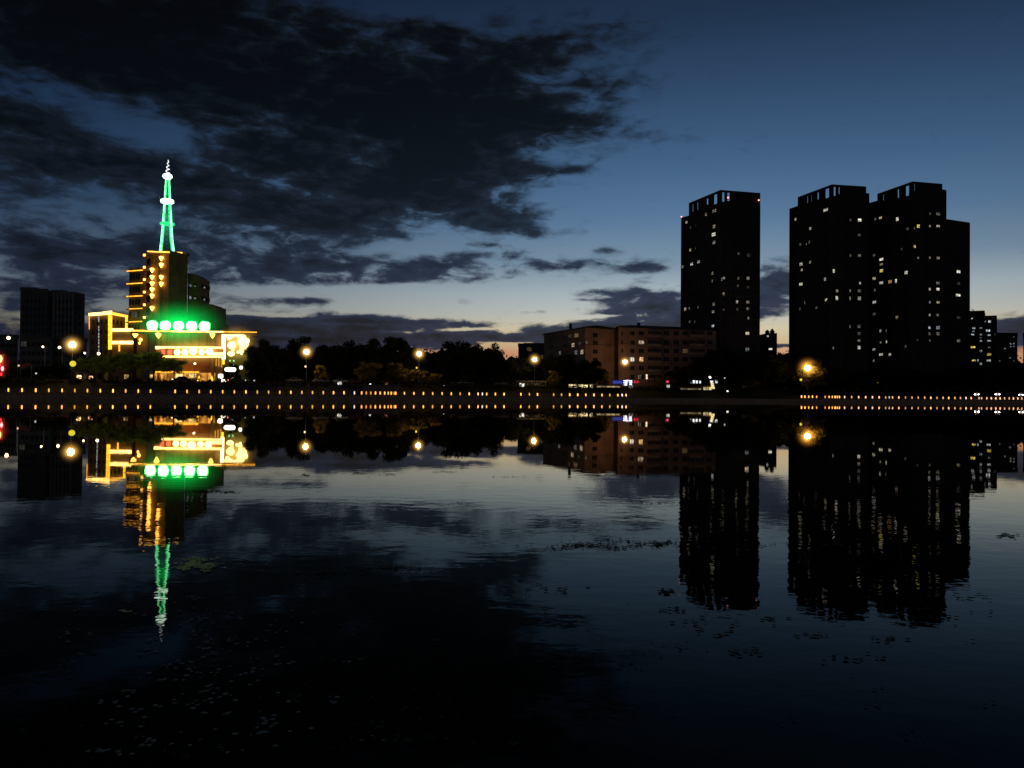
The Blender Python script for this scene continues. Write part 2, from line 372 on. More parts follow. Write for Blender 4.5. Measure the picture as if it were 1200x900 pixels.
# ------------------------------------------------------------------ balustrade light posts
def bollard_proto(nm, label, color, strength):
    r = thing(nm, label, 'light post'); r['_local'] = 1
    MB().box((-.13, -.13, 0), (.13, .13, .42)).box((-.17, -.17, 0), (.17, .17, .1)).build('post', CONC, r)
    m = MB(); m.box((-.125, -.125, .42), (.125, .125, 1.16)); m.build('lamp', emat(nm+'_glow_%g_%g' % (color[1], strength), color, strength, vary=True), r)
    MB().prism([(-.2, -.2), (.2, -.2), (.2, .2), (-.2, .2)], 1.16, 1.24).ball((0, 0, 1.24), .14, 8, 6, (1, 1, .6)).build('cap', CONC, r)
    return Proto(r)
lb = [9.8, 25.8, 41.8, 57.2, 72.7, 87.6, 102.4, 117.5, 132.4, 147.2, 162, 176.4, 205.2, 219.1, 233.3, 247, 260.9, 274.6, 288.1, 301.5, 314.7, 327.8, 340.8, 353.7, 366.2, 378.8, 390.8, 403]
cb = [423.8, 429.2, 434.5, 440, 445.5, 450.8, 455, 458.5, 462, 463.6]
mb = [473.8, 485, 496.2, 507, 518, 528.8, 539.2, 549.8, 560.2, 570.3, 580.5, 590.7, 610.3, 620.2, 629.8, 648.8, 658, 667.6, 677, 686.4, 696, 705.4, 714.6, 724, 733.6]
wbl = [(415.3, 'small white lamp post beside the tightly spaced amber posts of the steps'), (565.2, 'white lamp post between the yellow ones under the big dark tree'),
       (729, 'white lamp post next to the last yellow post, under the fourth street lamp'), (1042, 'white lamp post among the peach ones under the right towers')]
rb0 = [939.3, 943.3, 947.7, 952, 957, 967, 971.6, 975.4, 978.6, 981, 983.6]
rb = [989.8, 998, 1006.2, 1014.4, 1022.4, 1030.2, 1037.9, 1045.9, 1053.3, 1061, 1068.6, 1076, 1083.6, 1090.8, 1098, 1105.2, 1111.8, 1119, 1125.5, 1132, 1138, 1147.2, 1150.2, 1156.4, 1161.6, 1167, 1172, 1177.2, 1182.6, 1187.6, 1192.7, 1197.3, 1202]
AMB = (1.0, .52, .09)
PA = bollard_proto('light_post', 'short stone light post with an amber lamp on the left promenade balustrade', AMB, 1.9)
PC = bollard_proto('light_post', 'short amber light post, one of the tight cluster by the steps', (1, .40, .05), 2.2)
PR = bollard_proto('light_post', 'short stone light post with a peach lamp on the right promenade balustrade', (1, .50, .22), 1.5)
PR2 = bollard_proto('light_post', 'short orange light post, one of the tight cluster below the tree-covered lamp', (1, .40, .09), 2.4)
PW = bollard_proto('light_post', 'white', (.9, .85, .9), 1.6)
def put_b(P, px, **k):
    D = bank_at(px, .25); p = gp(px, D, 1.02); P.place((p.x, bankY(p.x)+.25, 1.02), rz=.5 if px < 740 else .22, **k)
for px in lb+mb: put_b(PA, px, group='amber light posts along the left promenade')
for px in cb: put_b(PC, px, group='amber light posts by the steps')
for px in rb: put_b(PR, px, group='peach light posts along the right promenade')
for px in rb0: put_b(PR2, px, group='orange light posts by the right steps')
for px, l in wbl: put_b(PW, px, label=l, group='white lamp posts')
# stone balustrade between the posts: rails and balusters, three runs
def balustrade(px0, px1, label):
    x0, x1 = gp(px0, bank_at(px0), 1).x, gp(px1, bank_at(px1), 1).x
    r = thing('balustrade', label, 'balustrade', ((x0+x1)/2, bankY((x0+x1)/2)+.25, 1.02))
    n = max(2, int((x1-x0)/6)); t = MB(); bl = MB()
    for i in range(n):
        a, c_ = x0+(x1-x0)*i/n, x0+(x1-x0)*(i+1)/n
        for z, w_ in ((1.16, .14), (1.86, .16)): t.bar((a, bankY(a)+.25, z), (c_, bankY(c_)+.25, z), w_, .1)
    k = int((x1-x0)/.42)
    for i in range(k):
        x = x0+(x1-x0)*(i+.5)/k; bl.tube([(x, bankY(x)+.25, 1.2), (x, bankY(x)+.25, 1.45), (x, bankY(x)+.25, 1.82)], [.04, .07, .04], 5)
    t.build('rail', CONC, r); bl.build('baluster', CONC, r)['kind'] = 'stuff'
balustrade(-60, 412, 'stone balustrade along the left promenade, from the frame edge to the steps')
balustrade(464, 740, 'stone balustrade along the middle of the promenade, right of the steps')
balustrade(938, 1260, 'stone balustrade along the right promenade below the tall towers')

# ------------------------------------------------------------------ buildings: faces and windows
LIT = {}
def litmat(tint, b):
    lv = min([.05, .1, .2, .35, .6, .9, 1.3, 1.9], key=lambda q: abs(q-b))
    lv *= .54
    if tint == 'w': tint = random.choice('wwwvvc')
    c = {'v': (1, .80, .55), 'w': (1, .92, .76), 'y': (1, .82, .18), 'o': (1, .62, .28), 'c': (.85, .93, 1), 'r': (1, .12, .18)}[tint]
    return emat('window_light_%s_%g' % (tint, lv), c, lv, .75, 1.6, 'NONE')
class Face:
    """vertical wall plane through two ground points"""
    def __init__(s, a, b):
        s.a = Vector((a[0], a[1], 0)); s.b = Vector((b[0], b[1], 0)); s.d = (s.b-s.a); s.L = s.d.length; s.d.normalize()
        s.n = Vector((s.d.y, -s.d.x, 0))
        if s.n.y > 0: s.n = -s.n            # outward = towards the lake
    def hit(s, px, py):
        r = ray(px, py); o = Vector((0, 0, EYE)); t = (s.a-o).dot(s.n)/r.dot(s.n); p = o+r*t
        return (p-s.a).dot(s.d), p.z
    def rect(s, mb_, s0, s1, z0, z1, d0, d1, mi=0):
        P = [s.a+s.d*s0+s.n*d0, s.a+s.d*s1+s.n*d0, s.a+s.d*s1+s.n*d1, s.a+s.d*s0+s.n*d1]
        mb_.prism([(p.x, p.y) for p in P], z0, z1, mi)
    def window(s, parent, s_, z_, w_, h_, m, label=None, frame=None, name='window'):
        b_ = MB(); s.rect(b_, s_-w_/2, s_+w_/2, z_-h_/2, z_+h_/2, -.05, .03)
        fr_ = frame or DMETAL; f = .05
        s.rect(b_, s_-f/2, s_+f/2, z_-h_/2, z_+h_/2, .03, .07, 1)
        s.rect(b_, s_-w_/2-.06, s_+w_/2+.06, z_-h_/2-.1, z_-h_/2-.01, -.03, .12, 1)
        o = b_.build(name, [m, fr_], parent)
        if label: o['label'] = label
        return o
def P2(px, D): p = gp(px, D, 4.3); return (p.x, p.y)
def window_grid(face, parent, s0, s1, z0, z1, nx, dz, w_, h_, m=GLASSD, skip=()):
    b_ = MB(); z = z0; k = 0
    while z < z1:
        for i in range(nx):
            s_ = s0+(s1-s0)*(i+.5)/nx
            if any(abs(s_-a) < w_*.9 and abs(z-c_) < dz*.6 for a, c_ in skip): continue
            face.rect(b_, s_-w_/2, s_+w_/2, z-h_/2, z+h_/2, -.05, .015); k += 1
        z += dz
    o = b_.build('window', m, parent)
    if k > 1: o['kind'] = 'stuff'
    return o

def tower(name, label, corner, lend, rend, wing_l, wing_py, ztop_body, ztop_crown, lights, org, scl, ext_r=None, holes_l=(), holes_r=()):
    """two lake-facing faces meeting at a corner nearest the viewer; roof crown is a pierced screen wall"""
    c = P2(*corner); l = P2(*lend); r = P2(*rend); wl = P2(*wing_l) if wing_l else None
    root = thing(name, label, 'tower block', (c[0], c[1], 4.17))
    bk = (l[0]+r[0]-c[0], l[1]+r[1]-c[1])
    body = MB().prism([c, r, bk, l], 4.17, ztop_body)
    if wl:
        dl = (Vector(l)-Vector(c)).normalized(); dr = (Vector(r)-Vector(c)).normalized()
        a = Vector(l)+dl*.004; e = Vector(wl); q = [tuple(a+dr*.8), tuple(e), tuple(e+dr*12), tuple(a+dr*12)]
        body.prism(q, 4.17, zz(wing_l[0], wing_py, wing_l[1]))
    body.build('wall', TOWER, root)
    fl = Face(l, c); fr_ = Face(c, r); bands = MB()
    z = 7.3
    while z < ztop_body-1:
        for f in (fl, fr_): f.rect(bands, .05, f.L-.05, z-.12, z+.12, 0, .06)
        z += 3.0
    # vertical piers
    for f in (fl, fr_):
        for k in range(5): s_ = .25+(f.L-.5)*k/4; f.rect(bands, s_-.22, s_+.22, 4.3, ztop_body, .062, .16)
    bands.build('facade_ribs', TOWER2, root)
    # crown: screen walls with openings against the sky
    cr = MB()
    for f, holes in ((fl, holes_l), (fr_, holes_r)):
        hs = sorted([(f.hit(x0, 400)[0], f.hit(x1, 400)[0], t, b2) for (x0, x1, t, b2) in holes])
        s_ = 0
        for (a, e, t, b2) in hs:
            f.rect(cr, s_, a, ztop_body+.004, ztop_crown, -.4, 0)
            f.rect(cr, a, e, ztop_body+.004, ztop_body+b2, -.4, 0); f.rect(cr, a, e, ztop_crown-t, ztop_crown, -.4, 0); s_ = e
        f.rect(cr, s_, f.L-(.4 if f is fl else 0), ztop_body+.004, ztop_crown, -.4, 0)
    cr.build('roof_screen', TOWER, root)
    # lift house set back
    m0 = Vector(c)*.35+Vector(bk)*.65; lh = MB().box((m0.x-2.5, m0.y-2.5, ztop_body+.004), (m0.x+2.5, m0.y+2.5, ztop_body+1.5)); lh.build('lift_house', TOWER, root)
    cx = corner[0]; skl = []; skr = []
    for (x, y, ww_, hh, br, *t) in lights:
        px, py = org[0]+x/scl, org[1]+y/scl
        f = fl if px < cx else fr_
        s_, z_ = f.hit(px, py)
        if px > rend[0] and ext_r: f = ext_r[0]; s_, z_ = f.hit(px, py)
        s2, _ = f.hit(px+ww_/scl, py); w_ = max(.7, abs(s2-s_)*.85); h_ = max(.9, min(1.7, hh/scl*corner[1]/F*.85))
        if f is not (ext_r[0] if ext_r else None): s_ = max(w_/2+.3, min(f.L-w_/2-.3, s_)) if px > lend[0]-1 else s_
        if px < lend[0]-1:                  # on the lower side wing
            f2 = Face(tuple(Vector(wl)), tuple(Vector(l)+dr*.8)); s_, z_ = f2.hit(px, py); f2.window(root, s_, z_, min(w_, 2), h_, litmat(t[0] if t else 'w', br)); continue
        f.window(root, s_, z_, w_, h_, litmat(t[0] if t else 'w', br*1.15))
        (skl if f is fl else skr).append((s_, z_))
    window_grid(fl, root, .8, fl.L-.8, 8.8, ztop_body-1.2, 7, 3.0, 1.3, 1.5, GLASSD, skl)
    window_grid(fr_, root, .8, fr_.L-.8, 8.8, ztop_body-1.2, 5, 3.0, 1.6, 1.5, GLASSD, skr)
    return root, fl, fr_
HZ = 78
LA = [(100,247,8,12,.5),(193,210,8,16,.5),(233,193,20,16,.4),(146,262,6,14,.1),(120,272,8,14,.1),(232,268,12,18,.6),(230,306,20,18,1.3),(232,344,14,16,.4),(118,380,8,16,.8),(144,372,5,14,.15),(125,448,14,14,1),(158,437,14,14,.5),(81,460,6,14,.5),(224,492,9,14,.5),(222,530,10,14,.25),(260,520,9,16,.3),(280,516,9,16,.6),(278,592,8,18,.3),(348,516,6,12,.15),(396,516,18,16,.3),(346,552,5,12,.1),(397,560,20,14,.05),(400,405,20,20,.06),(349,398,5,14,.08),(342,629,10,16,.7),(396,630,20,14,.25),(230,640,12,16,.4),(278,668,8,14,.1),(344,664,5,10,.12),(396,662,20,10,.2),(228,676,12,14,.35),(399,706,12,14,.25),(94,664,8,18,.6),(113,660,7,14,.25),(156,653,5,14,.2),(227,744,12,8,.9),(115,725,6,8,.15),(141,725,6,8,.2),(392,780,20,16,.7),(392,857,22,20,.15)]
za = zz(843, 222.5, 300)
tA, fA, gA = tower('tower_block', 'tall dark tower block standing alone behind the low brown apartment house', (843, 300), (806, 321), (890, 304), (797, 326), 255, za-5.2, za, LA, (780, 200), 4.09,
    holes_l=[(810, 811.4, 1, 1.0), (815.6, 817, 1, 1.0), (826.6, 829, 1.2, 1.6), (835.2, 839.4, .9, .5)], holes_r=[(845.6, 848.4, .8, .8), (851.6, 854.6, .8, 1.2)])
def beacon(parent, px, py, D, r=.42):
    p = at(px, py, D); b_ = MB(); b_.tube([(p.x, p.y, p.z-.8), (p.x, p.y, p.z-.2)], [.08, .08], 6, 1); b_.ball(p, r, 8, 6)
    b_.build('warning_light', [emat('beacon', (1, .30, .22), 3.2), DMETAL], parent)
beacon(tA, 798.6, 254, 331, .3); beacon(tA, 853.2, 231.6, 300.6, .3); beacon(tA, 889.2, 234.6, 303, .3)
LB = [(83,214,7,14,.8),(148,254,9,14,.6),(216,173,22,14,.6),(104,323,7,12,.3),(130,322,6,8,.3),(144,314,4,14,.15),(365,217,18,16,1.6),(325,217,5,10,.2),(363,283,14,12,.1),(108,411,14,16,.6),(148,402,9,14,.3),(111,436,9,10,.5),(246,441,12,18,1.1),(213,477,9,16,.5),(107,498,16,16,.8),(324,372,6,10,.15),(363,373,18,14,.2),(367,494,8,8,.6),(266,528,10,14,.3),(322,528,7,14,.3),(363,528,18,12,.2),(265,560,12,20,.9),(218,568,10,14,.9),(322,561,7,18,.3),(363,561,18,18,.25),(126,580,7,14,.2),(102,608,6,16,.1),(175,603,10,12,.08),(362,684,14,14,.2),(322,684,6,16,.2),(362,716,16,14,.12),(362,746,14,12,.4),(362,777,16,16,.7),(243,780,7,14,.3)]
zb = zz(974, 216, 290)
tB, fB, gB = tower('tower_block', 'tall dark tower block, left one of the joined group at the right', (974, 290), (934, 309), (1014.5, 292.5), (924.2, 315), 244.6, zb-5.0, zb, LB, (910, 200), 3.75,
    holes_l=[(944.6, 946, 1, 1.2), (949.4, 950.6, 1, 1.2), (956.6, 958.8, 1, 1.2), (966, 970.8, .9, .6)], holes_r=[(976.6, 979.2, .8, .8), (982.4, 984, .8, 1.6)])
e0 = P2(1014.6, 292.6); e1 = P2(1018.2, 293.2); eb = MB().prism([e0, e1, (e1[0]+1, e1[1]+14), (e0[0]+1, e0[1]+14)], 4.17, zz(1016, 226.5, 293)); eb.build('side_bay', TOWER, tB)
LC = [(434,213,6,10,.2),(457,208,13,16,.6),(531,213,12,18,1),(623,244,13,16,1.3,'y'),(674,245,8,12,.4),(710,190,18,10,.15),(675,190,6,8,.1),(710,245,16,14,.5),(602,333,12,14,.9,'y'),(600,252,6,10,.2),(576,256,10,8,.1),(429,372,10,12,.15),(461,389,20,16,1.1),(461,413,16,14,.25),(461,440,16,16,.7,'y'),(429,474,13,14,.6),(460,493,18,14,.5),(499,488,16,16,.6,'o'),(525,485,8,20,1),(570,448,15,16,.8),(550,345,6,12,.1),(622,384,8,12,.3),(674,383,6,10,.2),(710,384,16,12,.4),(432,524,5,14,.2),(430,578,14,14,.7),(673,521,7,12,.6),(709,521,14,12,1),(709,494,16,10,.15),(710,578,14,14,.5),(674,578,5,14,.15),(529,645,12,16,.3),(673,634,8,12,.3),(709,634,12,10,.2),(429,630,12,12,.12),(457,704,8,14,.5),(480,704,7,14,.25),(457,757,7,14,.3),(481,753,10,14,.9),(428,786,12,12,.3),(459,808,18,12,.5),(498,808,12,14,.5),(427,834,7,8,.25),(672,690,9,12,.8),(710,690,18,16,.3),(672,717,7,10,.4),(709,717,14,14,.4),(674,747,5,8,.1),(567,773,6,12,.1),(620,745,6,12,.05),
      (800,444,18,14,1),(798,547,22,10,1.1),(800,747,16,14,.15),(800,645,16,12,.06),(800,496,14,10,.06)]
w0 = P2(1109.2, 290.5); w1 = P2(1136.6, 296)
zc = zz(1069, 212.5, 286)
tC, fC, gC = tower('tower_block', 'tallest dark tower block at the right, with the lower flat-topped wing on its right side', (1069, 286), (1027.5, 304), (1104, 289), (1017.0, 309), 238, zc-5.2, zc, LC, (910, 200), 3.75,
    ext_r=(Face(w0, w1),), holes_l=[(1033.8, 1035.2, 1, 1.2), (1038, 1039, 1, 1.4), (1050.8, 1053, 1, .9), (1060.4, 1064.8, .9, .6)], holes_r=[(1071.2, 1072.4, .7, 1.8)])
e0 = P2(1104.1, 289.1); e1 = P2(1108.9, 290.2)
MB().prism([e0, e1, (e1[0]+1, e1[1]+14), (e0[0]+1, e0[1]+14)], 4.17, zz(1106, 222.6, 290)).build('side_bay', TOWER, tC)
lw = MB(); zl = zz(1123, 258.6, 293); lw.prism([w0, w1, (w1[0]+2, w1[1]+16), (w0[0]+2, w0[1]+16)], 4.17, zl); lw.prism([(w1[0]-2.6, w1[1]+3), (w1[0]+.0, w1[1]+3), (w1[0]+.0, w1[1]+10), (w1[0]-2.6, w1[1]+10)], zl+.004, zl+.9)
lw.build('low_wing', TOWER, tC)

def slab_block(name, label, pts, ztop, m, floors=None, parts=(), cat='building'):
    p = [P2(*q) for q in pts]; root = thing(name, label, cat, (p[0][0], p[0][1], 4.17))
    MB().prism(p, 4.17, ztop).build('wall', m, root)
    par = MB()
    for a, c_ in zip(p, p[1:]+p[:1]): par.bar((a[0], a[1], ztop+.3), (c_[0], c_[1], ztop+.3), .35, .6)
    par.build('parapet', m, root)
    return root, p

# small lit block to the right of the towers, and the ones beyond it
rt, p = slab_block('apartment_block', 'small apartment block with many lit windows just right of the tall towers', [(1136.2, 330), (1153.2, 328), (1154.2, 345), (1137, 345)], zz(1146, 365.5, 328), TOWER)
f1 = Face(p[0], p[1])
q = [P2(1152.2, 331), P2(1168, 329), P2(1168.5, 344), P2(1152.4, 344)]
MB().prism(q, 4.17, zz(1160, 369.8, 330)).build('wing', TOWER, rt); f2 = Face(q[0], q[1])
MB().bar((p[0][0]+2.8, p[0][1]+3, zz(1146, 365, 328)), (p[0][0]+2.8, p[0][1]+3, zz(1146, 360, 328)), .15).bar((p[0][0]+3.4, p[0][1]+3, zz(1146, 365, 328)), (p[0][0]+3.4, p[0][1]+3, zz(1146, 361, 328)), .15).build('antenna', DMETAL, rt)
for (x, y, ww_, hh, br, *t) in [(132,161,12,10,.8),(233,185,8,10,.5),(275,185,20,20,1),(147,238,24,14,.7),(204,238,20,14,.4),(143,265,18,10,.4),(137,291,22,12,.8),(204,290,16,14,.4),(262,260,30,18,1.3),(271,296,22,12,.7),(203,316,14,10,.4),(204,343,16,14,.4),(271,342,28,12,.6),(140,394,34,16,1.1,'y'),(273,396,18,10,.2),(203,425,18,18,.5),(271,452,30,20,1,'y'),(147,501,28,14,1,'y'),(180,502,10,20,.5),(268,501,30,16,.6),(203,528,18,18,.6),(318,292,6,14,.15)]:
    px, py = 1120+x/6.925, 350+y/6.925; f = f1 if px < 1153.2 else f2; s_, z_ = f.hit(px, py); f.window(rt, max(.8, s_), z_, ww_/6.925*330/F*.9, hh/6.925*330/F*.9, litmat(t[0] if t else 'c', br))
window_grid(f1, rt, .3, f1.L-.3, 8, zz(1146, 368, 328), 3, 3, .8, 1.0); window_grid(f2, rt, .3, f2.L-.3, 8, zz(1146, 373, 328), 3, 3, .8, 1.0)
rt, p = slab_block('office_block', 'dark flat block with a few small lit windows, right of the many-windowed block', [(1167.2, 350), (1192.3, 350), (1192.3, 370), (1168.8, 370)], zz(1180, 391.5, 350), TOWER)
f1 = Face(p[0], p[1])
for (x, y, ww_, hh, br) in [(470,311,10,10,.4),(445,366,11,10,.6),(471,364,11,10,.5),(445,389,11,10,.4),(471,388,11,10,.4),(399,404,12,10,.4),(440,481,16,10,.25),(356,505,12,14,.15),(471,505,12,14,.1)]:
    s_, z_ = f1.hit(1120+x/6.925, 350+y/6.925); f1.window(rt, s_, z_, ww_/6.925*350/F*.9, hh/6.925*350/F*.9, litmat('c', br))
window_grid(f1, rt, .4, f1.L-.4, 8, zz(1180, 395, 350), 6, 3, .9, 1.1)
rt, p = slab_block('office_block', 'dark block cut by the right edge of the frame beside the orange gap of sky', [(1199, 352), (1240, 352), (1240, 370), (1199, 370)], zz(1200, 392, 352), TOWER)
window_grid(Face(p[0], p[1]), rt, .5, 15, 8, zz(1200, 396, 352), 6, 3, 1, 1.1)

# gabled hall with two pinnacled turrets in the gap of sky
hl = thing('turreted_hall', 'dark hall with two pointed turrets in the gap between the tall towers', 'building', tuple(gp(900, 360)))
a = P2(886, 360); c_ = P2(909.5, 360); zt = zz(889, 396, 360); zr = zz(898, 391.5, 360); zq = zz(908, 390.5, 360)
m_ = MB(); xm = P2(898.3, 360)[0]
m_.add([(a[0], 360, 4.17), (xm, 360, 4.17), (xm, 360, zr), (a[0], 360, zt), (a[0], 376, 4.17), (xm, 376, 4.17), (xm, 376, zr), (a[0], 376, zt)], [(0, 1, 2, 3), (4, 7, 6, 5), (3, 2, 6, 7), (0, 3, 7, 4)])
m_.box((xm+.003, 359, 4.17), (c_[0], 374, zq)); m_.build('wall', TOWER, hl)
for px, tip in ((900, 386), (905.8, 384.5)):
    p_ = at(px, 391, 361); tz = zz(px, tip, 361)
    MB().tube([(p_.x, 362, p_.z-1), (p_.x, 362, p_.z+.7), (p_.x, 362, p_.z+.9), (p_.x, 362, tz)], [1.0, 1.0, 1.25, .06], 8).build('turret', TOWER, hl)
fh = Face(a, c_)
for px, py, wq, hq, bq in ((903, 409, 1.5, .8, 1.3), (899.8, 394, .8, .7, .5)):
    s_, z_ = fh.hit(px, py); o = MB(); p_ = at(px, py, 358.9); o.box((p_.x-wq/2, 358.9, p_.z-hq/2), (p_.x+wq/2, 359.05, p_.z+hq/2)); o.build('window', litmat('w', bq), hl)

# ------------------------------------------------------------------ brown apartment house (L plan, hipped dark roofs)
ap = thing('apartment_house', 'long brown seven storey apartment house with hipped dark roofs and a few lit windows', 'building', tuple(gp(725, 276)))
LWe = P2(637, 306); LWc = P2(685.5, 272); LWr = P2(719.5, 278); RWl = P2(724.5, 274); RWr = P2(839, 286)
zL = zz(690, 384, 272); zR = zz(726, 383.5, 274)
wl = MB(); bkl = (LWe[0]+12, LWe[1]+14)
wl.prism([LWe, LWc, LWr, (LWr[0], LWr[1]+18), bkl], 4.17, zL)
wl.prism([(LWr[0]+.004, LWr[1]+3), (RWl[0]-.004, RWl[1]+3.5), (RWl[0]-.004, RWl[1]+14), (LWr[0]+.004, LWr[1]+14)], 4.17, zR-.6)
wl.prism([RWl, RWr, (RWr[0]+2.5, RWr[1]+14), (RWl[0]+1, RWl[1]+14)], 4.17, zR)
wl.build('wall', CREAM, ap)
fLl = Face(LWe, LWc); fLf = Face(LWc, LWr); fR = Face(RWl, RWr)
cor = MB()
for f, z in ((fLl, zL), (fLf, zL), (fR, zR)):
    f.rect(cor, -.3, f.L+.3, z+.004, z+.3, -.5, .55)
    for zf in (z-3.1*1-2.55, ): f.rect(cor, 0, f.L, zf-.08, zf+.08, 0, .05)
cor.build('cornice', ROOF, ap)
def hip(b_, pts, z0, h, inset):
    c_ = [Vector((p_[0], p_[1], z0)) for p_ in pts]; ctr = sum(c_, Vector())/len(c_)
    # ridge along the long axis
    L1 = (c_[1]-c_[0]); L1n = L1.normalized(); mid0 = (c_[0]+c_[3])/2+L1n*inset; mid1 = (c_[1]+c_[2])/2-L1n*inset
    r0 = mid0+Vector((0, 0, h)); r1 = mid1+Vector((0, 0, h))
    b_.add([*c_, r0, r1], [(0, 1, 5, 4), (1, 2, 5), (2, 3, 4, 5), (3, 0, 4), (0, 3, 2, 1)])
rf = MB()
hip(rf, [(RWl[0]-.6, RWl[1]-.7), (RWr[0]+.6, RWr[1]-.7), (RWr[0]+1.4, RWr[1]+15), (RWl[0], RWl[1]+15)], zR+.305, 1.3, 6)
hip(rf, [(LWc[0]-.4, LWc[1]-.6), (LWr[0]+.6, LWr[1]-.6), (LWr[0]+.6, LWr[1]+18), (LWc[0], LWc[1]+18)], zL+.305, 1.2, 3)
d_ = fLl.d; n_ = fLl.n
hip(rf, [tuple((fLl.a+n_*.6-d_*.5).xy), tuple((fLl.b+n_*.6).xy), tuple((fLl.b-n_*12).xy), tuple((fLl.a-n_*12-d_*.5).xy)], zL+.302, 1.0, 3)
rf.build('roof', ROOF, ap)
for px, D in ((668, 286), (748, 281)):
    p_ = P2(px, D); MB().box((p_[0]-.5, p_[1]-.4, zR+.3), (p_[0]+.5, p_[1]+.4, zR+2.1)).box((p_[0]-.6, p_[1]-.5, zR+2.1), (p_[0]+.6, p_[1]+.5, zR+2.25)).build('chimney', ROOF, ap)
cols = [(603, 6, 1), (658, 6, 1), (805, 6, 1), (862, 6, 1), (915, 6, 1), (1058, 6, 1)]
rows = [153, 207, 257, 305, 357, 408]
litC = {(708, 0): ('c', .35, 5, 5), (658, 1): ('w', .5, 6, 4.5), (603, 3): ('w', .9, 5, 5), (658, 3): ('o', 1.0, 4.6, 5), (965, 2): ('w', 1.6, 7, 5), (705, 5): ('w', 1.5, 8, 5.5), (650, 5): ('w', .5, 3.4, 4.4)}
WF = mat('apartment_window_frame', (.28, .2, .15), .8)
def cwin(f, px, py, wpx, hpx, m, label=None):
    s_, z_ = f.hit(px, py); s0, _ = f.hit(px-wpx/2, py); s1, _ = f.hit(px+wpx/2, py); D = 275
    return f.window(ap, (s0+s1)/2, z_, abs(s1-s0), hpx/F*D, m, label, WF)
for cx_, _, _ in cols:
    for ri, ry in enumerate(rows):
        k = (cx_, ri)
        px, py = 620+cx_/5, 360+ry/5
        if k in litC: t_, br, w_, h_ = litC[k]; cwin(fR, px, py, w_, h_, litmat(t_, br*1.5), 'lit window')
        elif random.random() < .06: cwin(fR, px, py, 5.6, 4.8, litmat('o', .1))
        else: cwin(fR, px, py, 5.8, 4.8, GLASSD)
for k, (t_, br, w_, h_) in litC.items():
    if k[0] in (708, 965, 705, 650):
        py = {153: 154}.get(rows[k[1]], rows[k[1]]); cwin(fR, 620+k[0]/5, 360+(262 if k[0] == 965 else py)/5, w_, h_, litmat(t_, br*1.5), 'lit window')
# enclosed balconies: slab, panel, glazing
for x0, x1, rws in ((646, 768, rows), (935, 1022, rows)):
    for ri, ry in enumerate(rws):
        a0, z_ = fR.hit(620+(x0+42 if x0 == 646 else x0)/5, 360+ry/5); a1, _ = fR.hit(620+x1/5, 360+ry/5)
        b_ = MB(); fR.rect(b_, a0, a1, z_-1.35, z_-1.2, 0, 1.0); fR.rect(b_, a0, a1, z_-1.195, z_-.45, .9, 1.0); fR.rect(b_, a0, a1, z_+.85, z_+.95, 0, 1.0, 0)
        for k in range(6): s_ = a0+(a1-a0)*k/5; fR.rect(b_, s_-.05, s_+.05, z_-.45, z_+.85, .9, .98)
        o = b_.build('balcony', WF, ap)
        g_ = MB(); fR.rect(g_, a0+.05, a1-.05, z_-.44, z_+.84, .84, .88); g_.build('glazing', GLASSD, o)
for cx_ in (388, 210, 130):
    for ri, ry in enumerate([163, 210, 260, 308]):
        px = 620+cx_/5; f = fLf if px > 685.5 else fLl; ry2 = ry+(15 if px < 670 else 0)+(10 if px < 650 else 0)
        cwin(f, px, 360+ry2/5, 5.4 if f is fLf else 4, 4.8, GLASSD)
for (x, y, w_, h_, br, t_) in [(258, 222, 3, 4.6, .5, 'w'), (278, 165, 4.5, 4.6, .2, 'o'), (310, 262, 3, 5, .5, 'w'), (337, 207, 1.5, 3.6, .2, 'w'), (275, 265, 3, 4.6, .2, 'w'), (167, 325, 2.6, 4.4, .35, 'c'), (181, 268, 2, 4, .2, 'c'), (297, 212, 3.4, 4, .06, 'w'), (240, 170, 3, 4, .05, 'w')]:
    cwin(fLl if 620+x/5 < 685.5 else fLf, 620+x/5, 360+y/5, w_, h_, litmat(t_, br), 'lit window')
for px, py in ((722, 391.5), (722, 402), (722, 412), (729, 391), (729, 401), (729, 411)):
    f = fR if px > 724.5 else Face(LWr, (RWl[0], RWl[1]+.5)); 
    if px > 724.5: cwin(fR, px, py, 2, 4.6, GLASSD)
dp = MB()
for px in (738.5, 784, 806): s_, _ = fR.hit(px, 420); fR.rect(dp, s_-.08, s_+.08, 4.3, zR, .05, .2)
dp.build('drainpipe', WF, ap)

# small dark block left of the apartment house
rt, p = slab_block('apartment_block', 'low dark block against the orange glow left of the brown apartment house', [(607, 330), (640, 330), (640, 345), (607, 345)], zz(612, 404, 330), TOWER2)
MB().prism([P2(613, 331), P2(637, 331), P2(637, 343), P2(613, 343)], zz(612, 404, 330)+.004, zz(620, 401.8, 331)).build('roof_storey', TOWER2, rt)
f1 = Face(p[0], p[1]); window_grid(f1, rt, .5, f1.L-.5, 8, zz(612, 407, 330), 6, 3, 1, 1.2)
for px, py in ((619, 409), (621.5, 409.5), (635, 418)): s_, z_ = f1.hit(px, py); f1.window(rt, s_, z_, 1, 1.5, litmat('o', .1))

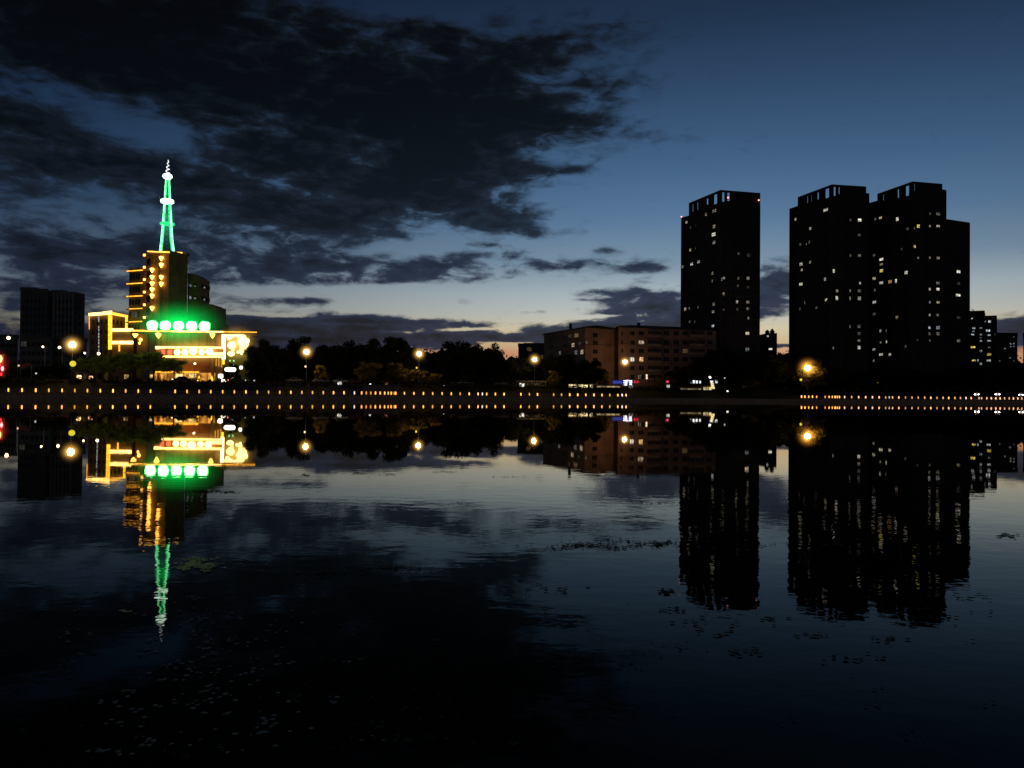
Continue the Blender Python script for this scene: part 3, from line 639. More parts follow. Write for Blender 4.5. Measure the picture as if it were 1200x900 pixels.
# far left: dark ribbed slab, two low dark blocks
zE = zz(40, 338, 330)
rt = thing('office_slab', 'wide dark ribbed high-rise slab at the far left of the skyline', 'building', tuple(gp(60, 330)))
for px0, px1, py, D in ((22.2, 54.5, 338, 330), (54.8, 59.6, 341, 332), (59.9, 86.5, 341.5, 330), (86.8, 97.4, 344, 331)):
    A_, B_ = P2(px0, D), P2(px1, D); zt = zz(px0, py, D)
    MB().prism([A_, B_, (B_[0]*1.047, B_[1]+16), (A_[0]*1.047, A_[1]+16)], 4.17, zt).build('wall', GREYB, rt)
    f = Face(A_, B_); rb_ = MB(); n = max(2, int(f.L/1.5))
    for k in range(n): s_ = f.L*(k+.5)/n; f.rect(rb_, s_-.22, s_+.22, 4.3, zt-.4, 0, .4)
    rb_.build('ribs', GREYC if px0 > 59 and px0 < 60 else GREYB, rt)
    qx = A_[0]*1.022; qd = (B_[0]-A_[0]); MB().box((qx+qd*.15, A_[1]+4, zt+.004), (qx+qd*.7, A_[1]+7, zt+1.1)).build('roof_plant', GREYB, rt)
    wn = MB(); z = 8
    while z < zt-3:
        for k in range(1, n): s_ = f.L*k/n; f.rect(wn, s_-.4, s_+.4, z-.8, z+.8, -.05, .02)
        z += 3.1
    o = wn.build('window', GLASSD, rt); o['kind'] = 'stuff'
for (x0, x1, py, D, lab) in ((-12, 21, 394, 270, 'low dark block at the left frame edge behind the red neon'), (23, 60, 396.5, 262, 'low dark block under the left half of the ribbed high-rise'), (61, 101, 398, 265, 'low dark block under the right half of the ribbed high-rise')):
    rt, p = slab_block('low_block', lab, [(x0, D), (x1, D), (x1, D+14), (x0, D+14)], zz((x0+x1)/2, py, D), GREYB)
    f1 = Face(p[0], p[1]); window_grid(f1, rt, .5, f1.L-.5, 8, zz(x0, py+4, D), 6, 3, 1.1, 1.3)
    if x0 == 23: s_, z_ = f1.hit(28, 403); f1.window(rt, s_, z_, 1.8, 1.6, litmat('w', .05))

# ------------------------------------------------------------------ amber outlined office block (left)
LEDA = emat('led_amber', (1.0, .50, .07), 2.6, .25, 1.2); LEDB = emat('led_amber_bright', (1.0, .60, .16), 4.2, .25, .8); LEDY = emat('led_yellow', (1, .52, .03), 1.9, .3, 2); LEDO = emat('led_orange', (1.0, .40, .03), 2.2, .25, 1.2)
gb = thing('outlined_office_block', 'dark office block outlined with bright yellow light strips, left of the spire tower', 'building', tuple(gp(128, 236)))
Lf, Cn, Rt = P2(104.2, 240), P2(127.2, 235), P2(148.4, 244); bk = (Lf[0]+Rt[0]-Cn[0]+2, Lf[1]+Rt[1]-Cn[1])
zg = zz(127.2, 367, 235)
MB().prism([Lf, Cn, Rt, bk], 4.17, zg).build('wall', BROWN, gb)
A_, B_ = P2(130.5, 233), P2(156, 236); MB().prism([A_, B_, (B_[0], B_[1]+5), (A_[0]+1.5, A_[1]+10)], 4.17, zz(140, 387, 234)).build('low_wing', BROWN, gb)
fG, fGr = Face(Lf, Cn), Face(Cn, Rt)
window_grid(fG, gb, .6, fG.L-.6, 7.5, zg-1.5, 4, 3, .9, 1.4); window_grid(fGr, gb, 1.0, fGr.L-.3, 7.5, zg-1.5, 4, 3, .9, 1.4)
def strip_led(parent, p_, q_, w_, m, h=None, name='light_strip'): return MB().bar(p_, q_, w_, h).build(name, m, parent)
strip_led(gb, (Lf[0], Lf[1]-.3, zg), (Cn[0], Cn[1]-.3, zg), .6, LEDB, .8)
strip_led(gb, at(120.5, 367.2, 234.2), at(131, 366, 234.2), .5, LEDB, .9)
strip_led(gb, (Cn[0]+.5, Cn[1]-.2, zg), (Rt[0], Rt[1]-.3, zg-.1), .5, LEDA, .7)
strip_led(gb, at(131, 366.8, 234), at(147.5, 370, 242), .3, LEDY, .4)
strip_led(gb, at(129.1, 369, 233.8), at(129.1, 409.5, 233.8), 1.05, LEDY, .3)
strip_led(gb, at(147.8, 371, 243), at(147.8, 385.5, 243), .8, LEDY, .3)
strip_led(gb, at(131, 386.6, 232.4), at(156, 386.6, 235.4), .4, LEDB, .9); strip_led(gb, at(131, 401.4, 232.4), at(156, 401.4, 235.4), .4, LEDB, .9)
strip_led(gb, at(139.8, 404, 233), at(139.8, 411.5, 233), .3, LEDO, .3); strip_led(gb, at(104.6, 370, 239.5), at(104.6, 386, 239.5), .12, LEDO, .12)
# column of small white characters down the dark face
f = fG; gch = MB(); rnd = random.Random(3)
for k, y in enumerate((184, 208, 236, 320, 358, 410, 448, 492, 530, 578, 625)):
    s_, z_ = f.hit(90+292/11.25, 355+y/11.25)
    for q_ in range(3): f.rect(gch, s_-.30+.0*q_, s_+.30, z_-.28+q_*.26, z_-.20+q_*.26, .03, .08)
    f.rect(gch, s_-.05+rnd.uniform(-.1, .1), s_+.05, z_-.3, z_+.34, .085, .11)
gch.build('lettering', emat('sign_white_dim', (.85, .9, 1), .55), gb)

# ------------------------------------------------------------------ spire tower with podium
st_ = thing('spire_tower', 'stepped office tower with amber wall lights and a green lit spire on its roof', 'tower', tuple(gp(196, 232)))
cn, lf, rg = P2(196, 232), P2(168.6, 237), P2(217.9, 240); bk = (lf[0]+rg[0]-cn[0], lf[1]+rg[1]-cn[1])
zs = zz(196, 296, 232)
MB().prism([lf, cn, rg, bk], 4.17, zs).build('shaft', BROWN, st_)
pr = MB()
for a_, b_ in ((lf, cn), (cn, rg), (rg, bk), (bk, lf)): pr.bar((a_[0], a_[1], zs+.35), (b_[0], b_[1], zs+.35), .5, .7)
pr.box((rg[0]-2.4, rg[1]-.5, zs+.7), (rg[0]-.2, rg[1]+2, zs+1.4)); pr.build('parapet', BROWN, st_)
fS, fS2 = Face(lf, cn), Face(cn, rg)
pl = MB()
for s_ in (fS.L*.02+.2, fS.L*.36, fS.L*.66): fS.rect(pl, s_-.2, s_+.2, 4.3, zs, 0, .22)
for k in range(4): s_ = fS2.L*(k+.5)/4; fS2.rect(pl, s_-.5, s_+.5, 4.3, zs-.6, 0, .18)
pl.build('pilaster', BROWN, st_)
# recessed balcony bay at the left edge
for k, y in enumerate((135, 257, 380, 505, 632, 758)):
    px, py = 140+288/8.57, 285+y/8.57; s_, z_ = fS.hit(px, py)
    b_ = MB(); fS.rect(b_, .5, 2.3, z_-.55, z_-.4, .22, 1.1); fS.rect(b_, .5, 2.3, z_-.4, z_+.2, 1.0, 1.1); b_.build('balcony', BROWN, st_)
    c_ = MB(); fS.rect(c_, s_-.32, s_+.32, z_-.05, z_+.6, 1.11, 1.5); c_.build('bay_lamp', emat('bay_lamp_glow', (1, .50, .10), 3.0), st_)
    g_ = MB(); fS.rect(g_, .55, 2.25, z_-2.7, z_-.7, .02, .06); g_.build('window', GLASSD, st_)
def sconce(parent, f, px, py, r=.85, h=1.3, m=None, off=.3):
    s_, z_ = f.hit(px, py); p_ = f.a+f.d*s_+f.n*(r*.5+off)
    MB().tube([(p_.x, p_.y, z_-h*.6), (p_.x, p_.y, z_-h*.15), (p_.x, p_.y, z_+h*.25), (p_.x, p_.y, z_+h*.42)], [.08, r*.55, r*.8, r*.45], 10).build('wall_light', m or emat('wall_light_glow', (1, .47, .07), 7.0), parent)
for y in (272, 345, 408, 468, 530, 655): sconce(st_, fS, 140+348/8.57, 285+y/8.57, .8, 1.35)
for y in (155, 222, 345, 412): sconce(st_, fS, 140+440/8.57, 285+y/8.57, .8, 1.35)
strip_led(st_, at(173, 294.5, 235.5), at(188, 295.4, 232.3), .4, LEDA, .3); strip_led(st_, at(188, 295.2, 231.9), at(196, 295.4, 231.3), .4, LEDA, .36); strip_led(st_, at(196, 295.4, 231.3), at(213, 296.2, 237.6), .4, LEDA, .36)
# left wing with lit floor edges
A_, B_ = P2(149.5, 239), P2(168.4, 236.5); zw = zz(158, 313.5, 238)
MB().prism([A_, B_, (B_[0], B_[1]+12), (A_[0], A_[1]+12)], 4.17, zw).build('left_wing', BROWN, st_)
fW = Face(A_, B_)
for y in (288, 415, 541, 666, 795):
    s0, z_ = fW.hit(148.5, 285+y/8.57); s1, _ = fW.hit(167.6, 285+y/8.57)
    b_ = MB(); fW.rect(b_, -.2, fW.L-.05, z_-.25, z_+.1, .004, .8); b_.build('floor_edge', BROWN, st_)
    b_ = MB(); fW.rect(b_, (.0 if y < 600 else 1.2), fW.L-.1, z_-.12, z_+.16, .81, .95); b_.build('light_strip', LEDO, st_)
    for k in range(4):
        g_ = MB(); s_ = .7+k*1.15; fW.rect(g_, s_-.42, s_+.42, z_-2.5, z_-.8, 0.0, .03)
        g_.build('window', litmat('w', .1) if y == 666 and k in (1, 2) else GLASSD, st_)
b_ = MB(); s_, z_ = fS.hit(172.2, 368); fS.rect(b_, s_-.5, s_+.5, z_-1.0, z_+.9, .0, .04); b_.build('window', litmat('c', .2), st_)
strip_led(st_, at(150, 386.9, 236.4), at(170, 387.2, 235), .3, LEDO, .3)
# right wing: two open storeys showing sky, chamfered top; lower block
zr0 = zz(225, 356, 242); xa = P2(218.2, 242)[0]; xb = P2(232.4, 242)[0]; rw = MB()
rw.box((xa, 242, 4.17), (xb, 250, zz(225, 350.4, 242)))
for (t0, t1) in ((334.8, 346.0), ): rw.box((xa, 242, zz(225, t1, 242)), (xb, 250, zz(225, t0+1.0, 242)))
ys = [350.4, 346.0, 335.8, 331.6, 324.6]
for lo_, hi_ in ((350.4, 346.0), (335.8, 331.8)):
    for px in (218.9, 223.9, 229.2, 231.9):
        x = P2(px, 242)[0]; wq = .35 if px > 219 else .18
        for yy in (242.2, 249.5): rw.box((x-wq, yy, zz(225, lo_, 242)+.003), (x+wq, yy+.4, zz(225, hi_, 242)-.003))
rw.box((xa, 242, zz(225, 331.8, 242)), (xb, 250, zz(225, 325.5, 242)))
rw.add([(xa, 242, zz(225, 325.4, 242)), (xb, 242, zz(225, 325.4, 242)), (xb-1.7, 242, zz(225, 321, 242)), (xa, 242, zz(225, 320, 242)), (xa, 250, zz(225, 325.4, 242)), (xb, 250, zz(225, 325.4, 242)), (xb-1.7, 250, zz(225, 321, 242)), (xa, 250, zz(225, 320, 242))], [(0, 1, 2, 3), (4, 7, 6, 5), (1, 5, 6, 2), (2, 6, 7, 3), (0, 3, 7, 4)])
rw.build('open_wing', BROWN, st_)
x0, x1 = P2(232.6, 243)[0], P2(251.4, 243)[0]
MB().box((x0, 243, 4.17), (x1-1.2, 252, zz(240, 356.4, 243))).box((x1-1.197, 243.2, 4.17), (x1, 252, zz(240, 358.4, 243))).build('low_block', BROWN, st_)
# spire: four lattice legs, three lit rings, ball and twisted antenna
sp = MB; D0 = 236.0
WHG = emat('spire_green_white', (.20, 1.0, .42), 2.6, .45, .9); WHW = emat('spire_white', (.72, 1, .88), 4.5); GRN = emat('spire_green', (.02, 1, .20), 1.3, .4, 1.0)
def sxy(px, py, dy=0): p_ = at(px, py, D0+dy); return p_
yb = [294.7, 281, 262.4, 236, 211]
lx = [187.8, 189.4, 191.0, 192.9, 194.4]; rx = [203.4, 201.6, 200.6, 199.4, 198.4]; hw = [1.9, 1.5, 1.25, .85, .5]
legs = []
for sx, sy in ((0, -1), (0, 1), (1, -1), (1, 1)):
    pts = [sxy((lx if sx == 0 else rx)[i]+(.9 if sy > 0 else 0)*(1 if sx == 0 else -1.6), yb[i], sy*hw[i]) for i in range(5)]
    legs.append(pts); MB().tube(pts, [.36, .34, .32, .26, .20], 6).build('spire_leg', WHG if sy < 0 else GRN, st_)
br = MB()
for i in range(4):
    for k in range(3):
        t0, t1 = k/3, (k+1)/3
        for A2, B2 in ((0, 2), (2, 0), (0, 1), (2, 3)): br.bar(legs[A2][i].lerp(legs[A2][i+1], t0), legs[B2][i].lerp(legs[B2][i+1], t1), .09)
br.build('spire_lattice', DMETAL, st_)
for px, py, w_, h_, m in ((196, 262.4, 2.05, .75, GRN), (196, 236, 1.85, 1.15, WHW)):
    c_ = sxy(px, py); n = 12
    MB().tube([c_-Vector((0, 0, h_*.5)), c_-Vector((0, 0, h_*.3)), c_+Vector((0, 0, h_*.3)), c_+Vector((0, 0, h_*.5))], [w_*.8, w_, w_, w_*.8], n).build('spire_ring', m, st_)
MB().ball(sxy(196.3, 206.7), 1.35, 14, 10, (1, 1, .68)).build('spire_ball', WHW, st_)
an = MB(); pts = []; a0_ = sxy(196.4, 203); a1_ = sxy(197.2, 187.5)
for k in range(61):
    t = k/60; c_ = a0_.lerp(a1_, t); r_ = .5*(1-t)+.05; pts.append(c_+Vector((math.cos(t*22)*r_, math.sin(t*22)*r_, 0)))
an.tube(pts, [.13]*61, 5); an.build('spiral_antenna', emat('antenna_white', (.9, .95, 1), 1.5), st_)
MB().tube([a0_, a1_], [.09, .05], 6).build('mast', METAL, st_)
MB().bar(sxy(187, 236), sxy(187, 229), .09).bar(sxy(186.8, 234.5), sxy(189.5, 235), .09).bar(sxy(201.5, 261), sxy(201.5, 272), .5).build('side_antenna', METAL, st_)
halo(st_, sxy(196, 258)-st_.location, 1, halo_mat('spire_bloom', (.02, 1, .20), .20, 2.4), (2.6, 2.6, 10.5))
# podium
pd = thing('podium_hall', 'amber lit glass podium hall in front of the spire tower, with shops below', 'building', tuple(gp(220, 222)))
YP = 222.0
def pbox(b_, x0, x1, y0, y1, Ya, Yb, mi=0):
    a_ = at(x0, y1, Ya); c_ = at(x1, y0, Ya)
    if Yb-Ya > 2: k = .96; return b_.prism([(a_.x, Ya), (c_.x, Ya), (c_.x*(1+(Yb/Ya-1)*k), Yb), (a_.x*(1+(Yb/Ya-1)*k), Yb)], a_.z, c_.z, mi)
    b_.box((a_.x, Ya, a_.z), (c_.x, Yb, c_.z), mi); return b_
def pfill(parent, name, x0, x1, y0, y1, Ya, Yb, m): return pbox(MB(), x0, x1, y0, y1, Ya, Yb).build(name, m, parent)
pfill(pd, 'wall', 182, 262, 390.9, 449, YP, YP+9, OCHRE); pfill(pd, 'side_wall', 173.9, 181.8, 391, 449, YP+.2, YP+9, GREYB)
pfill(pd, 'side_hall', 262.2, 293, 390, 449, YP+2, YP+9, mat('side_hall_wall', (.13, .14, .04), .8, .25))
pfill(pd, 'roof', 153, 300.5, 388.6, 390.8, YP-1.6, YP+9.5, BROWN)
strip_led(pd, at(153, 387.8, YP-1.7), at(201, 388.2, YP-1.7), .25, LEDA, .28); strip_led(pd, at(201, 388.2, YP-1.7), at(262, 388.8, YP-1.7), .3, LEDB, .34); strip_led(pd, at(262, 388.8, YP-1.7), at(300.8, 389.4, YP-1.7), .25, LEDO, .24)
pfill(pd, 'entrance_block', 160, 173.8, 391, 449, YP+1, YP+9, BROWN)
for i in range(9):
    x = 186+i*9.4; pfill(pd, 'mullion', x-.35, x+.35, 391, 406, YP-.18, YP-.003, BROWN)
pfill(pd, 'glazing', 183.5, 247, 419.5, 435, YP-.12, YP-.004, mat('amber_glass', (.22, .10, .05), .3, .3, .5))
for px in (185.6, 249):
    pfill(pd, 'column', px-1.6, px+1.6, 391, 446, YP-.9, YP-.19, OCHRE)
    p_ = at(px, 392.6, YP-1.5)
    MB().tube([p_+Vector((0, 0, -.9)), p_+Vector((0, 0, -.2)), p_+Vector((0, 0, .35)), p_+Vector((0, 0, .6))], [.15, .6, .8, .4], 10).build('wall_light', emat('wall_light_bright', (1, .60, .10), 3.4), pd)
for px, py, r_ in ((158.5, 391.8, .95), (164.8, 398, .6), (163.5, 402, .4)):
    p_ = at(px, py, YP-.4); MB().tube([p_+Vector((0, 0, -1.0*r_)), p_+Vector((0, 0, 0)), p_+Vector((0, 0, .7*r_))], [.1, .8*r_, .4*r_], 10).build('wall_light', emat('wall_light_glow', (1, .47, .07), 7.0), pd)
# sign band: bright edges, red characters at the left, round lanterns along it
pfill(pd, 'sign_band', 182.5, 262, 408.4, 417, YP-2.2, YP-.19, mat('sign_band_panel', (.30, .16, .06), .7, .2))
strip_led(pd, at(182.3, 406.8, YP-2.3), at(262, 407.6, YP-2.3), .4, LEDB, .5); strip_led(pd, at(187, 417.8, YP-2.3), at(262, 418.2, YP-2.3), .4, LEDB, .42)
strip_led(pd, at(182.5, 408, YP-2.6), at(194, 407.4, YP-2.6), .3, LEDB, .5)
strip_led(pd, at(247, 414.8, YP-2.6), at(262, 414.8, YP-2.6), .3, LEDB, .8)
red = MB(); rnd = random.Random(11)
pbox(red, 187.5, 203.5, 409, 416.6, YP-2.28, YP-2.21, 1)
for gx in (191, 199):
    for k in range(4):
        y = 410+k*1.8; pbox(red, gx-2.6+rnd.uniform(-.5, .5), gx+2.6+rnd.uniform(-.6, .4), y, y+.7, YP-2.36, YP-2.29)
    pbox(red, gx-.4, gx+.4, 409.6, 416.2, YP-2.40, YP-2.365); pbox(red, gx-2.2, gx-1.6, 411, 416.2, YP-2.40, YP-2.365); pbox(red, gx+1.5, gx+2.1, 411, 416.2, YP-2.40, YP-2.365)
red.build('red_lettering', [emat('red_neon', (1, .16, .08), 1.6), emat('red_panel', (.55, .05, .01), .35)], pd)
for px, py, r_ in ((207.6, 412.8, .85), (216.6, 412.8, .9), (226.2, 411, 1.15), (236.4, 412.6, .85), (245.4, 412, 1.0)):
    MB().ball(at(px, py, YP-2.9), r_, 12, 8, (1, .5, 1)).build('lantern', emat('lantern_glow', (1, .72, .24), 5), pd)
for px in (262.0, ): strip_led(pd, at(px, 391.5, YP-1.2), at(px, 421, YP-1.2), .75, emat('led_white_warm', (1, .78, .36), 5), .5); strip_led(pd, at(262, 421, YP-1.2), at(262, 427, YP-1.2), .5, LEDY, .3)
for k in range(4): pfill(pd, 'strip_column', 249.5+k*3.3, 250.3+k*3.3, 419.5, 428+k*.8, YP-.3, YP-.19, emat('led_amber_dim', (1, .45, .05), .9))
# shop fronts
pfill(pd, 'awning', 182, 233, 435.3, 436.3, YP-2.4, YP-.13, LEDO)
for k, (x0, x1) in enumerate(((180, 188), (188.6, 195), (195.8, 203), (203.8, 215), (216, 222), (222.8, 231.5), (233, 243), (244, 252))):
    pfill(pd, 'shop_window', x0, x1, 437, 446, YP-.3, YP-.13, emat('shop_glow_%d' % (k % 3), (1, .42, .07), (.55, .8, .35)[k % 3] if k < 6 else .10, .6, .7))
for px, py, w_, h_, s in ((209.5, 440, 7, 4, 1.6), (225.6, 440, 7, 4.5, 1.2), (177.5, 441, 3.5, 4, .7), (148.5, 441.5, 6, 5, .5)):
    pfill(pd, 'shop_light', px-w_/2, px+w_/2, py-h_/2, py+h_/2, YP-.6, YP-.31, emat('shop_light_%g' % s, (1, .68, .22), s, .5, 1.2))
for px, py in ((233.2, 444), (248.2, 444)): p_ = at(px, py, YP-1.2); MB().tube([p_+Vector((0, 0, .9)), p_+Vector((0, 0, 0)), p_+Vector((0, 0, -.6))], [.05, .35, .55], 8).build('wall_light', emat('yellow_lamp', (1, .58, .05), 2), pd)

# green characters on the podium roof: blown out rounded letters on a frame
gs = thing('rooftop_sign', 'row of five glowing green rooftop letters above the podium', 'sign', tuple(gp(210, 219.5, zz(210, 388, 219.5))))
gw = emat('green_letter_core', (.42, 1, .50), 7.0, .15, 2); gg = emat('green_letter_edge', (.01, .85, .10), 3.2)
rnd = random.Random(5)
for i, px in enumerate((178.9, 194.2, 209.5, 224.8, 240)):
    c_ = at(px, 381.3+.25*i, 219.5); n = 18
    def shape(kx, kz, y, dep, ph):
        pts = []
        for k in range(n):
            t = 2*math.pi*k/n; rr = 1+.05*math.sin(5*t+ph)+.04*math.sin(9*t)
            pts.append((kx*rr*abs(math.cos(t))**.7*math.copysign(1, math.cos(t)), kz*rr*abs(math.sin(t))**.8*math.copysign(1, math.sin(t))*(1.1 if math.sin(t) < 0 and i == 0 else 1)))
        m = MB(); m.add([(c_.x+a, y, c_.z+b2) for a, b2 in pts]+[(c_.x+a, y+dep, c_.z+b2) for a, b2 in pts], [tuple(range(n)), tuple(range(n, 2*n))[::-1]]+[(k, k+n, (k+1) % n+n, (k+1) % n) for k in range(n)]); return m
    L_ = shape(1.42, 1.2, 219.2, .15, i).build('letter', gw, gs)
    shape(1.62, 1.42, 219.36, .2, i+1).build('letter_rim', gg, L_)
fm = MB()
for px in range(174, 247, 6): a_ = at(px, 387.8, 219.9); fm.bar(a_, a_+Vector((0, 0, 3.2)), .08)
a_ = at(173, 379, 219.9); c_ = at(246, 380, 219.9); fm.bar(a_, c_, .1); fm.bar(at(173, 385, 219.9), at(246, 386, 219.9), .1); fm.build('frame', DMETAL, gs)
halo(gs, at(210, 380.5, 219.6)-gs.location, 1, halo_mat('green_bloom', (.0, 1, .12), .42, 3.2), (16.5, 6, 8.6))

# blown out neon sign on the side hall
ns = thing('neon_sign', 'blazing white and yellow neon sign cluster at the right end of the podium', 'sign', tuple(gp(275, 220, zz(275, 417, 220))))
nw = emat('neon_white', (1, .74, .24), 3.2, .3, .6); k = 0
for px, py, r_, sz in ((265.5, 393.2, .55, 1), (269, 394.6, .75, 1.2), (272.6, 393.8, .5, 1), (277.2, 392.6, .6, 1), (281.4, 393, .8, 1.2), (284.6, 396, 1.0, 1), (271.6, 404.6, 1.2, .9), (273, 409.5, .5, 1), (271, 414.4, 1.05, .7), (285.6, 402, 1.35, 1.3), (281, 400, .7, 1), (283, 410.6, .55, 2.3), (279, 412.4, .4, 1), (289, 399.2, .8, 1), (267.5, 397, .4, 1)):
    MB().ball(at(px, py, YP-.9), r_, 10, 8, (1, .35, sz)).build('neon_tube', nw, ns)
tr = MB(); tr.bar(at(264, 391.5, YP-.4), at(264, 418, YP-.4), .1); tr.bar(at(290, 391.5, YP-.4), at(290, 418, YP-.4), .1); tr.bar(at(264, 391.5, YP-.4), at(290, 391.5, YP-.4), .1); tr.bar(at(264, 405, YP-.4), at(290, 405, YP-.4), .1)
tr.build('frame', DMETAL, ns)
for px, py in ((269.6, 422.6), (274, 422.8), (273.6, 427.4)): MB().ball(at(px, py, YP-1), .26, 8, 6).build('green_lamp', emat('pale_green_lamp', (.45, 1, .4), 1.0), ns)
halo(ns, at(277, 402, YP-2)-ns.location, 1, halo_mat('amber_bloom', (1, .58, .14), .60, 2.4), (7.0, 3, 6.0))
halo(pd, at(226, 412, YP-2.6)-pd.location, 1, halo_mat('band_bloom', (1, .55, .10), .50, 2.0), (12.5, 2.8, 4.0))
def small_sign(name, label, px, py, w_, h_, D, color, s, group=None, foot=4.3):
    c_ = at(px, py, D); r = thing(name, label, 'sign' if 'sign' in name else 'lamp', (c_.x, c_.y, foot), group)
    n = 14; pts = [(math.copysign(abs(math.cos(2*math.pi*k/n))**.6, math.cos(2*math.pi*k/n))*w_/2, math.copysign(abs(math.sin(2*math.pi*k/n))**.6, math.sin(2*math.pi*k/n))*h_/2) for k in range(n)]
    m = MB(); m.add([(c_.x+a, D, c_.z+b2) for a, b2 in pts]+[(c_.x+a, D+.2, c_.z+b2) for a, b2 in pts], [tuple(range(n)), tuple(range(n, 2*n))[::-1]]+[(k, k+n, (k+1) % n+n, (k+1) % n) for k in range(n)])
    m.build('light_panel', emat('sign_%s' % str(color)+str(s), color, s, .3, 1), r)
    MB().tube([(c_.x, D+.35, foot), (c_.x, D+.35, c_.z+h_*.3)], [.08, .06], 6).box((c_.x-w_*.4, D+.21, c_.z-h_*.3), (c_.x+w_*.4, D+.29, c_.z+h_*.3)).build('post', DMETAL, r)
    return r
small_sign('lit_sign', 'white oval lit sign on a post right of the podium', 269.8, 433, 3.0, 1.15, 212, (1, .96, .86), 3.5)
small_sign('small_lamp', 'small white lamp high beside the white oval sign', 282.4, 430.7, .8, .9, 213, (1, .95, .85), 3)
small_sign('lit_sign', 'round white lit sign below and left of the oval sign', 258.4, 440.8, 1.3, 1.2, 211, (1, .95, .8), 3)

# ------------------------------------------------------------------ trees
def leafmat(name, c):
    m = bpy.data.materials.new(name); m.use_nodes = True; T = NT(m.node_tree); T.n.clear()
    tc = T.node('ShaderNodeTexCoord'); nz = T.node('ShaderNodeTexNoise', {'Vector': tc.outputs['Object'], 'Scale': 5.0, 'Detail': 4.0})
    cc = T.ramp(nz.outputs['Fac'], [(.32, tuple(x*.35 for x in c)), (.66, tuple(x*1.5 for x in c))])
    d = T.node('ShaderNodeBsdfDiffuse', {'Color': cc}); t = T.node('ShaderNodeBsdfTranslucent', {'Color': cc})
    x = T.node('ShaderNodeMixShader', {0: .3, 1: d.outputs[0], 2: t.outputs[0]}); T.l.new(x.outputs[0], T.node('ShaderNodeOutputMaterial').inputs[0]); return m
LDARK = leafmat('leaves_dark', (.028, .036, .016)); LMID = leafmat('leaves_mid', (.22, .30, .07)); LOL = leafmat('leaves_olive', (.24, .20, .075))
def tree_proto(seed, nleaf, leaf, lm, low=True):
    """unit tree 1 m tall, crown about .8 wide"""
    rn = random.Random(seed); r = thing('tree', 'tree', 'tree'); r['_local'] = 1
    tb = MB(); th = rn.uniform(.13, .18) if low else .34
    tb.tube([(0, 0, -.02), (.01, 0, th*.5), (rn.uniform(-.02, .02), rn.uniform(-.02, .02), th), (rn.uniform(-.04, .04), 0, .62), (rn.uniform(-.06, .06), 0, .8)], [.035, .024, .02, .012, .004], 7)
    cl = []
    nb_ = 13
    for i in range(nb_):
        a = 2*math.pi*i/nb_*2.4+rn.uniform(-.3, .3); z0 = th*.8+rn.uniform(0, .35); rr = rn.uniform(.18, .40)*(1.0 if z0 < .5 else .75); z1 = min(.84, z0+rn.uniform(.08, .32))
        e = (math.cos(a)*rr, math.sin(a)*rr, z1)
        tb.tube([(0, 0, z0), (e[0]*.5, e[1]*.5, z0+(z1-z0)*.65), e], [.012, .008, .003], 5)
        cl.append((e, rn.uniform(.10, .18))); cl.append(((e[0]*.6+rn.uniform(-.05, .05), e[1]*.6, z1*.8+.12+rn.uniform(-.06, .08)), rn.uniform(.09, .16)))
    for i in range(12 if low else 0):
        a = rn.uniform(0, 6.28); q = rn.uniform(.05, .36); cl.append(((math.cos(a)*q, math.sin(a)*q, rn.uniform(.16, .42)), rn.uniform(.10, .16)))
    for i in range(13): cl.append(((rn.uniform(-.24, .24), rn.uniform(-.2, .2), rn.uniform(.5, .84)), rn.uniform(.09, .15)))
    tb.build('trunk', BARK, r)
    vs = []; fs = []
    tot = sum(s**2 for _, s in cl)
    for (c_, s) in cl:
        for _ in range(int(nleaf*s*s/tot)):
            while True:
                v = Vector((rn.uniform(-1, 1), rn.uniform(-1, 1), rn.uniform(-1, 1)))
                if .25 < v.length < 1: break
            v = v*(.55+.45*rn.random())*1.12; p_ = Vector((c_[0]+v.x*s, c_[1]+v.y*s, c_[2]+v.z*s*.75))
            u = Vector((rn.gauss(0, 1), rn.gauss(0, 1), rn.gauss(0, 1))).normalized(); q_ = u.cross(Vector((rn.gauss(0, 1), rn.gauss(0, 1), rn.gauss(0, 1)))).normalized()
            l = leaf*rn.uniform(.6, 1.4); n = len(vs); vs += [p_-u*l, p_+q_*l*.5, p_+u*l, p_-q_*l*.5]; fs.append((n, n+1, n+2, n+3))
    b_ = MB(); b_.add(vs, fs); b_.build('crown', lm, r)
    return Proto(r)
TD = [tree_proto(s, 8500, .024, LDARK) for s in (1, 2, 3)]; TM = [tree_proto(s, 5000, .026, LMID, False) for s in (4, 5)]; TO = [tree_proto(s, 5000, .028, LOL) for s in (6, 7)]
def put_tree(P, px, top, wpx, D, label, zbase=4.16, grp=None):
    h = zz(px, top, D)-zbase; w_ = wpx/F*D/.82; p_ = gp(px, D, zbase)
    P.place((p_.x, p_.y, zbase), random.uniform(0, 6.28), (w_, w_, h/.97), label, grp)
